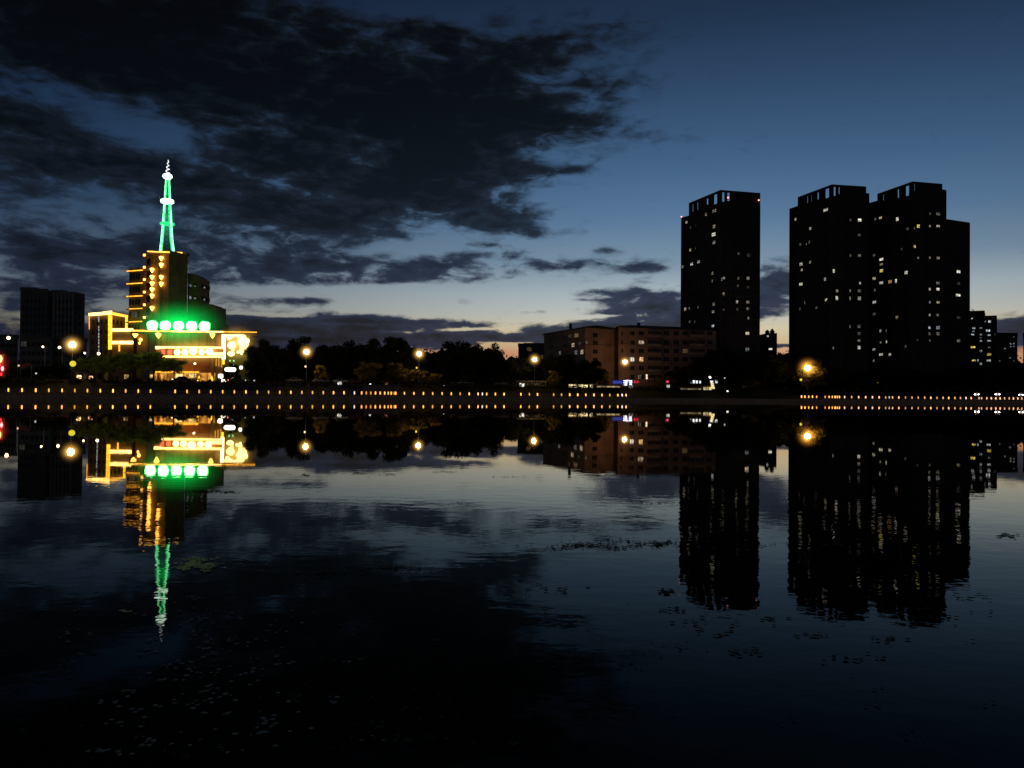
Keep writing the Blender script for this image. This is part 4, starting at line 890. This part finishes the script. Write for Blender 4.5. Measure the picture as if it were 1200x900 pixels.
dark = [
 (303, 394, 34, 232, 'dark tree against the right end of the podium hall'), (322, 400, 36, 236, 'low dark tree in the row left of the first middle street lamp'), (350, 389, 38, 240, 'tall dark tree rising behind the first middle street lamp'),
 (378, 402, 40, 236, 'low dark tree right of the first middle street lamp'), (405, 395, 40, 240, 'dark tree left of the paired tall crowns'), (428, 393, 46, 243, 'left one of the paired tall dark crowns'),
 (462, 391.5, 50, 246, 'right one of the paired tall dark crowns behind the second middle lamp'), (486, 403, 30, 240, 'narrow dark tree behind the second middle street lamp'), (520, 404, 34, 250, 'dark tree just right of the second middle street lamp'),
 (536, 396.5, 44, 252, 'left peak of the big black tree mass in the middle'), (562, 398, 50, 254, 'right peak of the big black tree mass in the middle'), (590, 414.5, 34, 252, 'low black tree under the orange sky gap'), (607, 417, 32, 256, 'low black tree left of the third street lamp'),
 (645, 415, 40, 262, 'dark tree under the left end of the brown apartment house'), (665, 412, 40, 262, 'dark tree in front of the left wing of the brown apartment house'), (690, 420, 40, 258, 'low dark tree before the brown apartment house corner'),
 (796, 430, 28, 268, 'low dark tree under the right half of the brown apartment house'), (828, 413, 38, 270, 'dark tree hiding the lower right corner of the brown apartment house'), (842, 407, 44, 274, 'dark tree at the foot of the lone tower'),
 (868, 413, 46, 275, 'dark broad tree in front of the lone tower'), (896, 413, 46, 280, 'dark tree below the turreted hall'), (922, 418, 40, 284, 'dark tree left of the tree-covered lamp'),
 (975, 428, 44, 284, 'dark tree right of the tree-covered lamp'), (1005, 432, 44, 282, 'dark tree under the left tower of the right group'), (1040, 428, 46, 284, 'dark tree under the middle of the right towers'), (1075, 432, 50, 283, 'low dark tree under the tallest tower'),
 (1110, 430, 46, 284, 'dark tree under the low wing of the tallest tower'), (1143, 427, 40, 288, 'dark tree under the many-windowed small block'), (1172, 424, 40, 292, 'dark tree under the small office block at the right'), (1202, 422, 44, 296, 'dark tree at the right edge of the frame'),
 (262, 375, 22, 262, 'dark treetop rising behind the podium roof'), (277, 379, 24, 262, 'lower dark treetop behind the right end of the podium roof'),
 (8, 425, 34, 214, 'dark tree at the left edge near the red neon'), (38, 430, 30, 216, 'low dark tree left of the far left street lamp'), (64, 425, 34, 216, 'dark tree just left of the far left street lamp'),
 (272, 424, 20, 216, 'dark low tree just above the round and oval white signs'), (300, 402, 30, 219, 'dark tree right of the white oval sign'), (312, 420, 34, 216, 'dark tree between the oval sign and the first middle lamp')]
for i, (px, top, w_, D, l) in enumerate(dark): put_tree(TD[i % 3], px, top, w_, D, l)
mid = [(103, 418, 32, 204, 'dim green tree just right of the far left street lamp', 0), (128, 416, 34, 207, 'dim green tree under the yellow outlined block', 0), (152, 412, 34, 209, 'dim green tree left of the podium shops', 0), (180, 411, 36, 208, 'dim green tree in front of the podium entrance', 0), (204, 419, 26, 207, 'low green tree in front of the podium shops', 0),
 (377, 427, 20, 208, 'small olive tree right of the first middle street lamp', 1), (431, 421, 34, 216, 'round grey-olive tree between the first and second middle lamps', 1), (463, 424, 28, 218, 'olive tree left of the second middle street lamp', 1), (480, 430, 22, 210, 'small bright olive tree touching the second middle lamp', 1), (496, 434, 14, 211, 'tiny olive tree right of the second middle lamp', 1), (509, 436, 20, 214, 'dim small tree further right of the second middle lamp', 1),
 (650, 433, 18, 245, 'small olive tree right of the third street lamp', 1), (702, 427, 30, 252, 'round olive tree left of the fourth street lamp', 1), (681, 432, 22, 250, 'small dim tree between the third and fourth lamps', 1), (772, 440, 14, 256, 'small tree right of the fourth street lamp', 1),
 (951, 420, 36, 270.2, 'tree lit yellow from inside by the street lamp it covers', 1), (1031, 443, 13, 282, 'small yellow lit tree below the right towers', 1), (1042, 449, 12, 281, 'tiny shrub-like tree right of the small yellow lit one', 1), (876, 441, 26, 270, 'pale dim bare-looking tree below the lone tower', 1)]
for i, (px, top, w_, D, l, k) in enumerate(mid): put_tree((TM, TO)[k][i % 2], px, top, w_, (bank_at(px, 17.8) if k and px != 951 else D), l)

# far-off wood closing the horizon: reads as one mass
fw = MB(); rn = random.Random(77)
def wood_top(px):
    base = 417+2.5*math.sin(px*.11)+1.8*math.sin(px*.31+1)
    if 880 < px < 930: base = 411.5
    if 300 < px < 585: base = 408+2.5*math.sin(px*.14)
    if px > 1185: base = 422
    return base
px = -40
while px < 1238:
    D = 430; h0 = zz(px, wood_top(px), D); c0 = gp(px, D, 4); 
    if h0 > 6: fw.ball((c0.x, D, h0*.45), h0*.52, 9, 7, (rn.uniform(.34, .5), .4, 1.0))
    for _ in range(60):
        a = rn.uniform(0, 6.28); q = rn.random()**.5; p_ = Vector((c0.x+math.cos(a)*q*8, D-3+rn.uniform(-2, 2), 4+(h0-4)*(.55+.47*abs(math.sin(a))*q)+rn.uniform(-1, .6)))
        u = Vector((rn.gauss(0, 1), rn.gauss(0, 1), rn.gauss(0, 1))).normalized()*.8; q_ = u.cross(Vector((rn.gauss(0, 1), rn.gauss(0, 1), rn.gauss(0, 1)))).normalized()*.5
        fw.add([p_-u, p_+q_, p_+u, p_-q_], [(0, 1, 2, 3)])
    px += 9
tag(fw.build('distant_wood', LDARK), 'far-off dark wood closing the horizon behind the street trees', 'wood', kind='stuff')

# shrubs along the top of the embankment: nobody could count them
hs = MB(); rn = random.Random(21)
x = -115.0
while x < 215:
    hh = rn.uniform(.7, 1.7); y0 = bankY(x)+rn.uniform(12.5, 15.5); cx_, cr_ = x, rn.uniform(.5, 1.1)
    for _ in range(46):
        v = Vector((rn.gauss(0, .5), rn.gauss(0, .4), rn.random())); p_ = Vector((cx_+v.x*cr_, y0+v.y, 3.7+v.z*hh))
        u = Vector((rn.gauss(0, 1), rn.gauss(0, 1), rn.gauss(0, 1))).normalized()*.2; q_ = u.cross(Vector((rn.gauss(0, 1), rn.gauss(0, 1), rn.gauss(0, 1)))).normalized()*.12
        hs.add([p_-u, p_+q_, p_+u, p_-q_], [(0, 1, 2, 3)])
    x += rn.uniform(.35, .8)
tag(hs.build('shrubs', LDARK), 'dense dark shrubs along the top of the embankment', 'shrubs', kind='stuff')

# ------------------------------------------------------------------ street lamps
LAMPM = emat('street_lamp_glow', (1, .58, .20), 80)
HALOW = halo_mat('lamp_bloom', (1, .52, .11), 4.0, 6.5)
def lamp(label, px, py, D, r=.5, hr=2.4, lower=None, m=LAMPM, hm=HALOW, zb=4.16, group='street lamps along the road', arm=0):
    c_ = at(px, py, D); rt = thing('street_lamp', label, 'street lamp', (c_.x, c_.y, zb), group)
    x = c_.x+arm; top = c_.z-r*.85
    MB().tube([(x, c_.y, zb), (x, c_.y, zb+.5), (x, c_.y, zb+.52), (x, c_.y, top-.1)], [.16, .15, .09, .06], 8).build('pole', METAL, rt)
    if arm: MB().tube([(x, c_.y, top-.1), (x-arm*.4, c_.y, c_.z+.1), (c_.x, c_.y, c_.z+r)], [.05, .045, .04], 6).build('arm', METAL, rt)
    else: MB().tube([(c_.x, c_.y, top-.14), (c_.x, c_.y, top+.02)], [.1, .3], 8).build('lamp_cup', METAL, rt)
    MB().ball(c_, r, 14, 10).build('lamp_globe', m, rt, True)
    MB().tube([(c_.x, c_.y, c_.z+r*.97), (c_.x, c_.y, c_.z+r+.12)], [.12, .02], 6).build('finial', METAL, rt)
    if lower:
        lpx, lpy, lr, lm_ = lower; q_ = at(lpx, lpy, D-.3)
        MB().ball(q_, lr, 10, 8).build('lower_lamp', lm_, rt, True); MB().bar((x, c_.y, q_.z-lr), (q_.x, q_.y, q_.z-lr), .06).build('bracket', METAL, rt)
    if hr: halo(rt, c_-rt.location, hr, hm)
    return rt
YG = emat('yellow_green_lamp', (.62, .55, .03), 1.3); YW = emat('small_warm_lamp', (1, .75, .4), 2.5)
lamp('tall street lamp with a blazing white globe and a yellow-green ball below it, far left', 84.8, 404, bank_at(85, 15), .68, 3.8, (85.4, 426.2, .68, YG))
lamp('tall street lamp with a round warm globe, first one right of the podium hall', 359.3, 412.3, bank_at(359, 15), .60, 3.4, (358, 429.5, .22, YW))
lamp('tall street lamp with a round warm globe over a small olive tree', 491.2, 414.6, bank_at(491, 15), .60, 3.4, (488.4, 431, .28, emat('dim_yellow_lamp', (1, .7, .1), 1.0)))
lamp('tall street lamp with a round warm globe left of the brown apartment house', 626.4, 421.2, bank_at(626, 15), .60, 3.4)
lamp('tall street lamp with a round warm globe in front of the brown apartment house', 732.4, 424.2, bank_at(732, 15), .60, 3.4)
lamp('street lamp burning deep yellow inside a tree, left of the right towers', 946.6, 431.0, 269.2, .85, 5.2, (938.6, 445, .42, YG), hm=halo_mat('lamp_bloom_deep', (1, .42, .05), 2.0, 5.0))
SL = emat('small_lamp_glow', (1, .72, .42), 9)
for px, py, D, l, a, r_ in ((10, 396, 214, 'street lamp on an arm at the far left edge', 2.6, .42), (50.3, 406.4, 226, 'small street lamp below the ribbed high-rise', .6, .25), (69.8, 407.2, 226, 'small orange street lamp just left of the far left tall lamp', .8, .35), (99.4, 413.8, 226, 'small pale street lamp left of the yellow outlined block', .4, .25), (115.6, 414.4, 226, 'small white street lamp in front of the yellow outlined block', .5, .38)):
    lamp(l, px, py, D, r_, 0, m=SL, group='small street lamps at the left', arm=a)
for px, py, l, r_ in ((228.4, 426.2, 'slim lamp post in front of the podium glazing', .26), (6.5, 0, '', 0)):
    if r_: lamp(l, px, py, 211, r_, 0, m=SL, group=None or 'small lamps by the podium')
lamp('small white park lamp at the right below the tallest tower', 1101, 436, 286, .3, 0, m=emat('white_small', (.9, .9, .85), 2.5), group='small park lamps at the right', arm=-.8)
lamp('dim park lamp inside the small yellow lit tree', 1030.5, 450.5, bank_at(1030, 17.2), .2, 0, m=emat('warm_tree_lamp', (1, .72, .25), 90), group='small park lamps at the right', zb=4.16)

# red neon at the left frame edge
rnn = thing('neon_sign', 'red neon shop sign at the left edge of the frame', 'sign', tuple(gp(1, 206)))
for px, py, r_, m in ((0.0, 420.5, .75, emat('red_neon_hot', (1, .25, .08), 7)), (2.8, 432, .48, emat('red_neon_pink', (1, .18, .2), 5)), (-.5, 427, .4, emat('red_neon_deep', (1, .03, .03), 3)), (1.4, 438.5, .32, emat('red_neon_deep', (1, .03, .03), 3))):
    MB().ball(at(px, py, 206), r_, 10, 8, (.8, .4, 1.3)).build('neon_tube', m, rnn)
pbox(MB(), -6, 4.5, 415, 446, 206.6, 207.4).build('panel', GREYB, rnn)
halo(rnn, at(0, 427, 206)-rnn.location, 1, halo_mat('red_bloom', (1, .02, .02), .25, 2.2), (3.0, 2, 4.5))
tn = thing('market_tent', 'small reddish market tent near the left edge', 'tent', tuple(gp(30, 205)))
a_ = at(24, 427.5, 205); c_ = at(36.5, 424.5, 205); MB().add([(a_.x, 205, a_.z), (c_.x, 205, c_.z), (c_.x-.6, 205, c_.z-1.1), (a_.x, 205, a_.z-1.1), (a_.x, 207.5, a_.z), (c_.x, 207.5, c_.z)], [(0, 1, 5, 4), (0, 3, 2, 1)]).build('canopy', mat('tent_cloth', (.25, .08, .07), .9), tn)
for q_ in (a_, c_): MB().bar((q_.x, 205.1, 4.16), (q_.x, 205.1, q_.z-.6), .07).build('leg', METAL, tn)

# ------------------------------------------------------------------ shops, kiosks, signs along the middle road
def kiosk(label, x0, x1, y0, D, m, name='kiosk'):
    a_ = at(x0, y0, D); c_ = at(x1, y0, D); rt = thing(name, label, 'kiosk', ((a_.x+c_.x)/2, D, 4.16))
    MB().box((a_.x, D, 4.17), (c_.x, D+3, a_.z-.25)).build('wall', m, rt); MB().box((a_.x-.25, D-.3, a_.z-.247), (c_.x+.25, D+3.2, a_.z)).build('roof', m, rt)
    n = max(1, int((c_.x-a_.x)/1.6))
    for k in range(n):
        x = a_.x+(c_.x-a_.x)*(k+.5)/n; MB().box((x-.55, D-.04, 4.9), (x+.55, D+.02, a_.z-.6)).build('window', GLASSD, rt)
    return rt
kiosk('pale low kiosk right of the far left street lamp', 88, 101, 434.5, 206, mat('kiosk_cream', (.5, .4, .28), .8, .2, 2)); kiosk('second low kiosk, further right of the far left street lamp', 103, 122, 434.5, 208, mat('kiosk_cream2', (.22, .18, .13), .8, .2, 2))
kiosk('long grey roadside kiosk between the second and third middle lamps', 528, 554, 448, 236, mat('kiosk_grey', (.14, .14, .12), .8, .2, 2))
kiosk('long pale low shop behind the third street lamp', 590, 640, 446, 254, mat('kiosk_grey2', (.26, .22, .16), .8, .2, 2))
def lit_shop(label, x0, x1, y0, y1, D, color, s, panes):
    a_ = at(x0, y0, D); c_ = at(x1, y1, D); rt = thing('lit_shop', label, 'shop', ((a_.x+c_.x)/2, D, 4.16))
    MB().box((a_.x-.2, D, 4.17), (c_.x+.2, D+4, a_.z+.5)).build('wall', OCHRE, rt); MB().box((a_.x-.3, D-.9, a_.z+.2), (c_.x+.3, D-.003, a_.z+.32)).build('awning', BROWN, rt)
    for k in range(panes):
        f0 = a_.x+(c_.x-a_.x)*k/panes; f1_ = a_.x+(c_.x-a_.x)*(k+1)/panes
        MB().box((f0+.1, D-.05, c_.z), (f1_-.1, D-.003, a_.z)).build('shop_window', emat('shop_%s_%g_%d' % (str(color), s, k % 3), color, s*(1, .6, 1.3)[k % 3], .5, 1), rt)
    return rt
lit_shop('bright yellow lit low shop between the third and fourth street lamps', 666, 695, 450.6, 454.4, 258, (1, .82, .40), 1.2, 5)
lit_shop('dimmer yellow lit stretch of low shops left of the fourth street lamp', 699, 727, 452.2, 454, 259, (1, .75, .35), .35, 5)
def board(label, x0, x1, y0, y1, D, blobs_, back, name='shop_sign'):
    a_ = at(x0, y1, D); c_ = at(x1, y0, D); rt = thing(name, label, 'sign', ((a_.x+c_.x)/2, D, 4.16))
    b_ = MB().box((a_.x, D, a_.z), (c_.x, D+.25, c_.z)); b_.build('panel', back, rt)
    for q_ in (a_.x+.3, c_.x-.3): MB().bar((q_, D+.4, 4.16), (q_, D+.4, c_.z-.05), .1).build('post', DMETAL, rt)
    for i, (px, py, w_, h_, col_, s) in enumerate(blobs_):
        q_ = at(px, py, D-.06); ww_, hh = w_/F*D/2, h_/F*D/2; m = MB()
        m.bar((q_.x-ww_, q_.y, q_.z+hh*.8), (q_.x+ww_, q_.y, q_.z+hh*.8), .08, hh*.4); m.bar((q_.x-ww_, q_.y, q_.z), (q_.x+ww_, q_.y, q_.z), .08, hh*.4); m.bar((q_.x, q_.y-.085, q_.z-hh), (q_.x, q_.y-.085, q_.z+hh), ww_*.7, .07)
        m.bar((q_.x-ww_*.8, q_.y, q_.z-hh*.8), (q_.x+ww_*.8, q_.y, q_.z-hh*.8), .08, hh*.4)
        m.build('character', emat('char_%s_%g' % (str(col_), s), col_, s), rt)
    return rt
DB = bank_at(720, 19)
board('blue lit shop sign with white characters behind the fourth street lamp', 717.5, 742, 445.6, 450.2, DB, [(719.5+2.2*k, 448, 1.6, 3, (.12, .16, .9), .5) for k in range(6)]+[(733, 448.6, 4.6, 6, (.9, .85, 1), 2.6), (739, 448.4, 3.6, 5.4, (.95, .9, 1), 2.2), (735.8, 446, 2.2, 2, (.6, .7, 1), 1.6)], emat('blue_board', (.03, .04, .30), .35))
board('small red lit sign right of the blue one', 742.4, 749.4, 446, 449, DB, [(744, 447.5, 2, 2.4, (1, .05, .05), 1.0), (747.2, 447.5, 2, 2.4, (1, .05, .05), .8)], emat('red_board', (.4, .01, .02), .3))
lit_shop('pale lit shop doorway under the blue sign', 736.5, 742, 451.4, 455, DB+1, (.95, .9, 1), .35, 1)
board('tiny red sign above a white window, right of the fourth street lamp', 780, 784.4, 446, 448.6, 268, [(782.2, 447.3, 3, 2.2, (1, .08, .18), 1.1)], emat('red_board', (.4, .01, .02), .3))
lit_shop('white lit kiosk window under the tiny red sign', 780.6, 785, 451, 455, 269, (.8, .85, .78), .7, 1)
board('row of white lit characters below the lone tower', 803.5, 822.5, 445.6, 449.6, 268, [(805.4, 448.4, 1, 2, (.7, .8, 1), .4), (809.6, 447.8, 2, 2.4, (.8, .85, 1), .7), (813, 447.4, 2.6, 3.2, (.9, .95, 1), 1.8), (816.6, 447.6, 2.6, 3, (.9, .95, 1), 1.6), (820.4, 447.8, 2.0, 2.8, (.9, .95, 1), 1.4)], DMETAL)
board('white lit sign in two pieces, right of the row of characters', 831, 842, 445.4, 449.6, 267, [(834, 447.6, 3.4, 2.8, (.9, .92, 1), 1.6), (839.6, 447.2, 2.8, 3.4, (.9, .92, 1), 1.6)], DMETAL)
small_sign('small_lamp', 'single white lamp above the two piece white sign', 832.2, 442, .9, .7, 267.5, (1, .97, .9), 2.4)
small_sign('small_lamp', 'faint lamp right of the two piece white sign', 849.5, 443, .4, .4, 268, (1, .95, .8), .6)
lit_shop('dim yellow lit stall under the white signs below the lone tower', 824, 834, 453.6, 457, 266.4, (1, .85, .4), .6, 3)
lit_shop('faint row of lit stalls left of the dim yellow one', 797, 822, 455, 456.8, 266.2, (1, .8, .5), .16, 6)
small_sign('small_lamp', 'small white lamp near the ground right of the lit stalls', 852.8, 458.4, .7, .5, 266, (.95, 1, .9), 1.2)
b_ = at(835.4, 453, 264.8); cone = thing('lit_parasol', 'narrow yellow lit booth under the two piece white sign', 'booth', (b_.x, 264.8, 4.16))
MB().tube([(b_.x, 264.8, 4.16), (b_.x-.2, 264.8, b_.z+1.0), (b_.x-.3, 264.8, b_.z+1.6)], [.7, .45, .1], 8).build('canopy', emat('booth_glow', (1, .78, .34), .9, .5, 2), cone)
MB().tube([(b_.x-.3, 264.8, b_.z+1.55), (b_.x-.3, 264.8, b_.z+2.2)], [.05, .04], 6).build('mast', METAL, cone)

# ------------------------------------------------------------------ cars on the road
def car_proto(color, label, headlight, tail):
    r = thing('parked_car', label, 'car'); r['_local'] = 1
    prof = [(-2.15, .35), (-2.2, .75), (-1.9, .92), (-1.3, 1.0), (-.75, 1.42), (.75, 1.45), (1.5, 1.02), (2.1, .95), (2.2, .6), (2.15, .35)]
    lowp = [(-2.15, .35), (-2.2, .75), (-1.9, .92), (-1.3, .99), (1.5, .99), (2.1, .95), (2.2, .6), (2.15, .35)]
    up = [(-1.3, .993), (-.75, 1.42), (.75, 1.45), (1.5, .993)]
    def ext(pts, y0, y1, tap=0):
        n = len(pts); m = MB(); vs = [(x, y0+(tap if z > 1.1 else 0), z) for x, z in pts]+[(x, y1-(tap if z > 1.1 else 0), z) for x, z in pts]
        return m.add(vs, [tuple(range(n)), tuple(range(n, 2*n))[::-1]]+[(k, k+n, (k+1) % n+n, (k+1) % n) for k in range(n)])
    body = ext(lowp, -.88, .88).build('body', color, r); bv = body.modifiers.new('bevel', 'BEVEL'); bv.width = .07; bv.segments = 2
    ext(up, -.80, .80, .12).build('cabin_glass', GLASSD, r)
    ext([(-.72, 1.40), (.72, 1.43), (.70, 1.49), (-.70, 1.46)], -.69, .69).build('roof', color, r)
    for x in (-1.35, 1.35):
        for y in (-.82, .82):
            n = 14; w_ = MB().tube([(x, y-.1, .33), (x, y+.1, .33)], [.33, .33], n).build('wheel', mat('tyre', (.02, .02, .02)), r)
            MB().tube([(x, y-.11, .33), (x, y+.11, .33)], [.18, .18], 10).build('rim', METAL, w_)
    for y in (-.6, .6): MB().box((-2.23, y-.18, .62), (-2.12, y+.18, .78)).build('headlight', headlight, r); MB().box((2.12, y-.18, .66), (2.22, y+.18, .82)).build('tail_light', tail, r)
    return Proto(r)
HLoff = mat('lamp_glass_off', (.3, .3, .3), .2); TLoff = mat('tail_glass_off', (.2, .02, .02), .3)
HLon = emat('headlight_on', (1, .95, .85), 30); HLw = emat('headlight_soft', (1, .8, .5), 5); TLon = emat('tail_on', (1, .06, .05), 10)
CW = car_proto(mat('car_white', (.55, .55, .52), .35, .05, 1, .5), 'c', HLoff, TLoff); CRd = car_proto(mat('car_red', (.30, .06, .05), .35, .05, 1, .5), 'c', HLoff, TLoff)
CS = car_proto(mat('car_silver', (.32, .31, .28), .35, .05, 1, .5), 'c', HLoff, TLoff); CT = car_proto(mat('car_dark', (.04, .04, .05), .35, .05, 1, .5), 'c', HLw, TLon); CH = car_proto(mat('car_black', (.03, .03, .03), .35, .05, 1, .5), 'c', HLon, TLoff)
def car(P, px, l, rz, off=17, g='cars parked along the lakeside road', z=4.31):
    D = bank_at(px, off); p_ = gp(px, D, 4.3); P.place((p_.x, p_.y, z), rz, None, l, g)
car(CS, 376, 'pale parked car right of the first middle street lamp', .54, 16.5); car(CW, 398, 'white parked car between the first and second middle lamps', .54, 16.6); car(CRd, 415, 'reddish parked car left of the steps light cluster', .54, 16.5)
car(CRd, 452, 'reddish parked car above the steps light cluster', .54, 16.7); car(CW, 623.5, 'white parked car at the foot of the third street lamp', .54, 17); car(CS, 588, 'pale parked car left of the white box by the third street lamp', .54, 16.8)
car(CS, 345, 'silver parked car left of the first middle street lamp', .54, 16.5); car(CW, 543, 'pale parked car under the big black tree mass', .54, 17); car(CS, 872, 'silver parked car below the lone tower', .3, 16.5)
car(CT, 277, 'dark car with a red tail light right of the podium shops', 3.7, 22, z=4.18); car(CT, 213, 'dark car with red tail lights before the podium shops', .54, 22, z=4.18)
# cars facing the lake with headlights on
small_sign('small_lamp', 'white box light beside the third street lamp', 611.5, 451.2, 1.8, 1.2, bank_at(611, 17), (.95, .95, .85), 1.5)
small_sign('small_lamp', 'small white light left of the kiosk in the middle', 520.4, 452.8, .5, .6, bank_at(520, 16), (1, .95, .85), 2)
small_sign('small_lamp', 'small white light above the steps light cluster', 433.7, 450.8, .6, .6, bank_at(433, 14), (.95, .97, 1), 2)
small_sign('small_lamp', 'pinkish light right above the steps light cluster', 452.8, 450, .7, .8, bank_at(453, 14), (1, .35, .3), .35)
small_sign('small_lamp', 'white glare light above the pale car in the middle', 398, 449, 1.2, .9, bank_at(398, 14), (1, .97, .9), 1.3)
small_sign('small_lamp', 'orange light near the road at the left', 92.5, 441.6, 1.1, .9, 198, (1, .62, .25), 2.5)
small_sign('small_lamp', 'second orange light near the road at the left', 106.4, 442.4, 1.0, .8, 199, (1, .5, .25), 2.0)
small_sign('small_lamp', 'small white light on the shore left of the far left lamp', 42, 437.6, .35, .4, 196, (.9, .95, 1), .8)
small_sign('small_lamp', 'small warm light at the market tent', 21.7, 428.4, .4, .4, 204, (1, .7, .5), .9)
small_sign('small_lamp', 'white light near the road below the round white sign', 261.8, 446.4, 1.2, .8, 208, (1, .97, .85), 3)
small_sign('small_lamp', 'tiny white light right of the red tail light', 286.6, 445.4, .5, .4, 209, (.95, .97, 1), .8)
small_sign('small_lamp', 'tiny faint white light further right of the red tail light', 297.8, 445.8, .4, .4, 210, (.95, .97, 1), .5)
for i, (px, py, s, l) in enumerate(((1144.2, 462.2, .62, 'car with blazing white headlights turned to the lake, leftmost of three at the right'), (1168.4, 462.1, .48, 'car with white headlights turned to the lake, middle of three at the right'), (1196, 462.6, .40, 'car with white headlights turned to the lake, rightmost of three'))):
    D = bank_at(px, 9.5); q_ = at(px, py, D)
    rt = CH.place((q_.x+1.0, q_.y+2.2, q_.z-.7), R(70), (1, 1, 1), l, 'cars with headlights on at the right')
    halo(rt, Vector((-2.4, 0, .7)), 1.6, halo_mat('white_bloom', (1, .92, .85), 1.3, 5.0), (1, 1, .8))
rmp = MB(); rmp.add([tuple(at(1125, 466, bank_at(1125, 7.2))), (gp(1215, bank_at(1215, 7.2), 1).x, bankY(gp(1215, bank_at(1215, 7.2), 1).x)+7.2, .97), (gp(1215, bank_at(1215, 13), 1).x, bankY(gp(1215, bank_at(1215, 13), 1).x)+13, 2.2), (gp(1125, bank_at(1125, 13), 1).x, bankY(gp(1125, bank_at(1125, 13), 1).x)+13, 2.2)], [(0, 1, 2, 3)])

# steps at the cluster of amber lights
stp = thing('stone_steps', 'stone steps from the road down to the promenade by the tight row of amber lights', 'steps', (gp(443, bank_at(443, 7), 1).x, bank_at(443, 7), .95))
sm = MB(); X0, X1 = gp(424, bank_at(424, 7), 1).x, gp(464, bank_at(464, 7), 1).x
for k in range(14):
    y_ = .45*k; z_ = .96+.23*(k+1)
    sm.add([(X0, bankY(X0)+7.1+y_, .9), (X1, bankY(X1)+7.1+y_, .9), (X1, bankY(X1)+7.1+y_, z_), (X0, bankY(X0)+7.1+y_, z_), (X0, bankY(X0)+7.55+y_, z_), (X1, bankY(X1)+7.55+y_, z_)], [(0, 1, 2, 3), (3, 2, 5, 4)])
sm.build('treads', PAVE, stp)
rr_ = MB()
for X_ in (X0, X1): rr_.bar((X_, bankY(X_)+7.1, 2.0), (X_, bankY(X_)+13.5, 5.1), .08); [rr_.bar((X_, bankY(X_)+7.1+q_, 1+q_*.5), (X_, bankY(X_)+7.1+q_, 2+q_*.484), .06) for q_ in (0, 2, 4, 6)]
rr_.build('handrail', METAL, stp)

# ------------------------------------------------------------------ floating leaves and weed on the water
rn = random.Random(33)
def wat(px, py):
    r = ray(px, py); t = -EYE/r.z; return r.x*t, r.y*t
LW = mat('floating_leaf', (.46, .43, .33), .7, .4, 12, .3); LWd = mat('floating_weed', (.05, .07, .025), .75, .4, 12, .3)
fl_ = MB(); fw_ = MB(); fg_ = MB()
def leaf(b_, x, y, s):
    a = rn.uniform(0, 6.28); n = 6; z = .006+rn.random()*.006; tx, ty = rn.gauss(0, .12), rn.gauss(0, .12)
    vs = []
    for k in range(n):
        t = 2*math.pi*k/n; dx, dy = s*math.cos(t)*(1 if k % 3 else .7), s*.6*math.sin(t)
        X_, Y_ = dx*math.cos(a)-dy*math.sin(a), dx*math.sin(a)+dy*math.cos(a); vs.append((x+X_, y+Y_, z+abs(tx*X_+ty*Y_)))
    b_.add(vs, [tuple(range(n))])
for _ in range(120):
    px, py = rn.gauss(245, 85), rn.uniform(705, 885)
    for _ in range(rn.choice((1, 1, 2, 3, 5))): x, y = wat(px+rn.gauss(0, 9), py+rn.gauss(0, 3)); leaf(fl_, x, y, rn.uniform(.008, .027))
for _ in range(90):
    px, py = rn.uniform(20, 1180), rn.uniform(690, 890)
    for _ in range(rn.choice((1, 2, 3, 6))): x, y = wat(px+rn.gauss(0, 8), py+rn.gauss(0, 3)); leaf(fw_, x, y, rn.uniform(.01, .022))
for px, py, wx, wy, n in ((232, 664, 22, 6, 190), (232, 656, 18, 2, 60), (225, 662, 9, 4, 40), (690, 641, 55, 4, 210), (775, 637, 16, 3, 90), (780, 694, 8, 3, 40), (1180, 628, 12, 2.5, 60), (720, 636, 70, 5, 80), (905, 726, 20, 3, 9), (955, 745, 22, 3, 9), (1032, 750, 22, 3, 9), (870, 765, 26, 4, 10), (1000, 772, 30, 5, 12), (790, 715, 18, 3, 14),
     (1140, 700, 26, 5, 14), (1100, 720, 60, 12, 22), (830, 735, 60, 14, 22), (640, 690, 40, 5, 20), (950, 640, 60, 3, 20), (230, 549, 26, 1.2, 60), (240, 576, 24, 1.2, 140), (268, 577, 14, 1, 60), (420, 555, 10, 1, 50), (455, 556, 8, 1, 30), (520, 553, 14, .8, 40), (358, 557, 6, 1.0, 40), (600, 559, 20, .7, 20), (400, 671, 60, 4, 50), (460, 665, 24, 3, 50), (1095, 588, 12, 1, 30), (770, 590, 30, 1.5, 40), (180, 497, 14, .5, 40), (540, 590, 18, 2, 20), (145, 717, 6, 1, 10)):
    for _ in range(n):
        u_ = rn.gauss(0, .55); x, y = wat(px+u_*wx+rn.gauss(0, wx*.12), py+wy*(.5*math.sin(u_*5+px)+rn.gauss(0, .35))); D = max(y, 3); leaf(fg_ if (py > 650 and px < 260) else fw_, x, y, rn.uniform(.016, .030)*(1+D/60))
tag(fl_.build('floating_leaves', LW), 'pale fallen leaves floating on the dark water in the near left', 'leaves', kind='stuff')
tag(fg_.build('green_lit_weed', mat('green_lit_weed', (.75, .95, .2), .4, .3, 12, .5)), 'patch of green floating weed coloured as if lit beside the spire reflection', 'water weed', kind='stuff')  # light on this patch is put into its brighter green
tag(fw_.build('water_weed', LWd), 'scattered floating water weed patches on the lake', 'water weed', kind='stuff')

for o in bpy.data.objects:
    if '_local' in o: del o['_local']
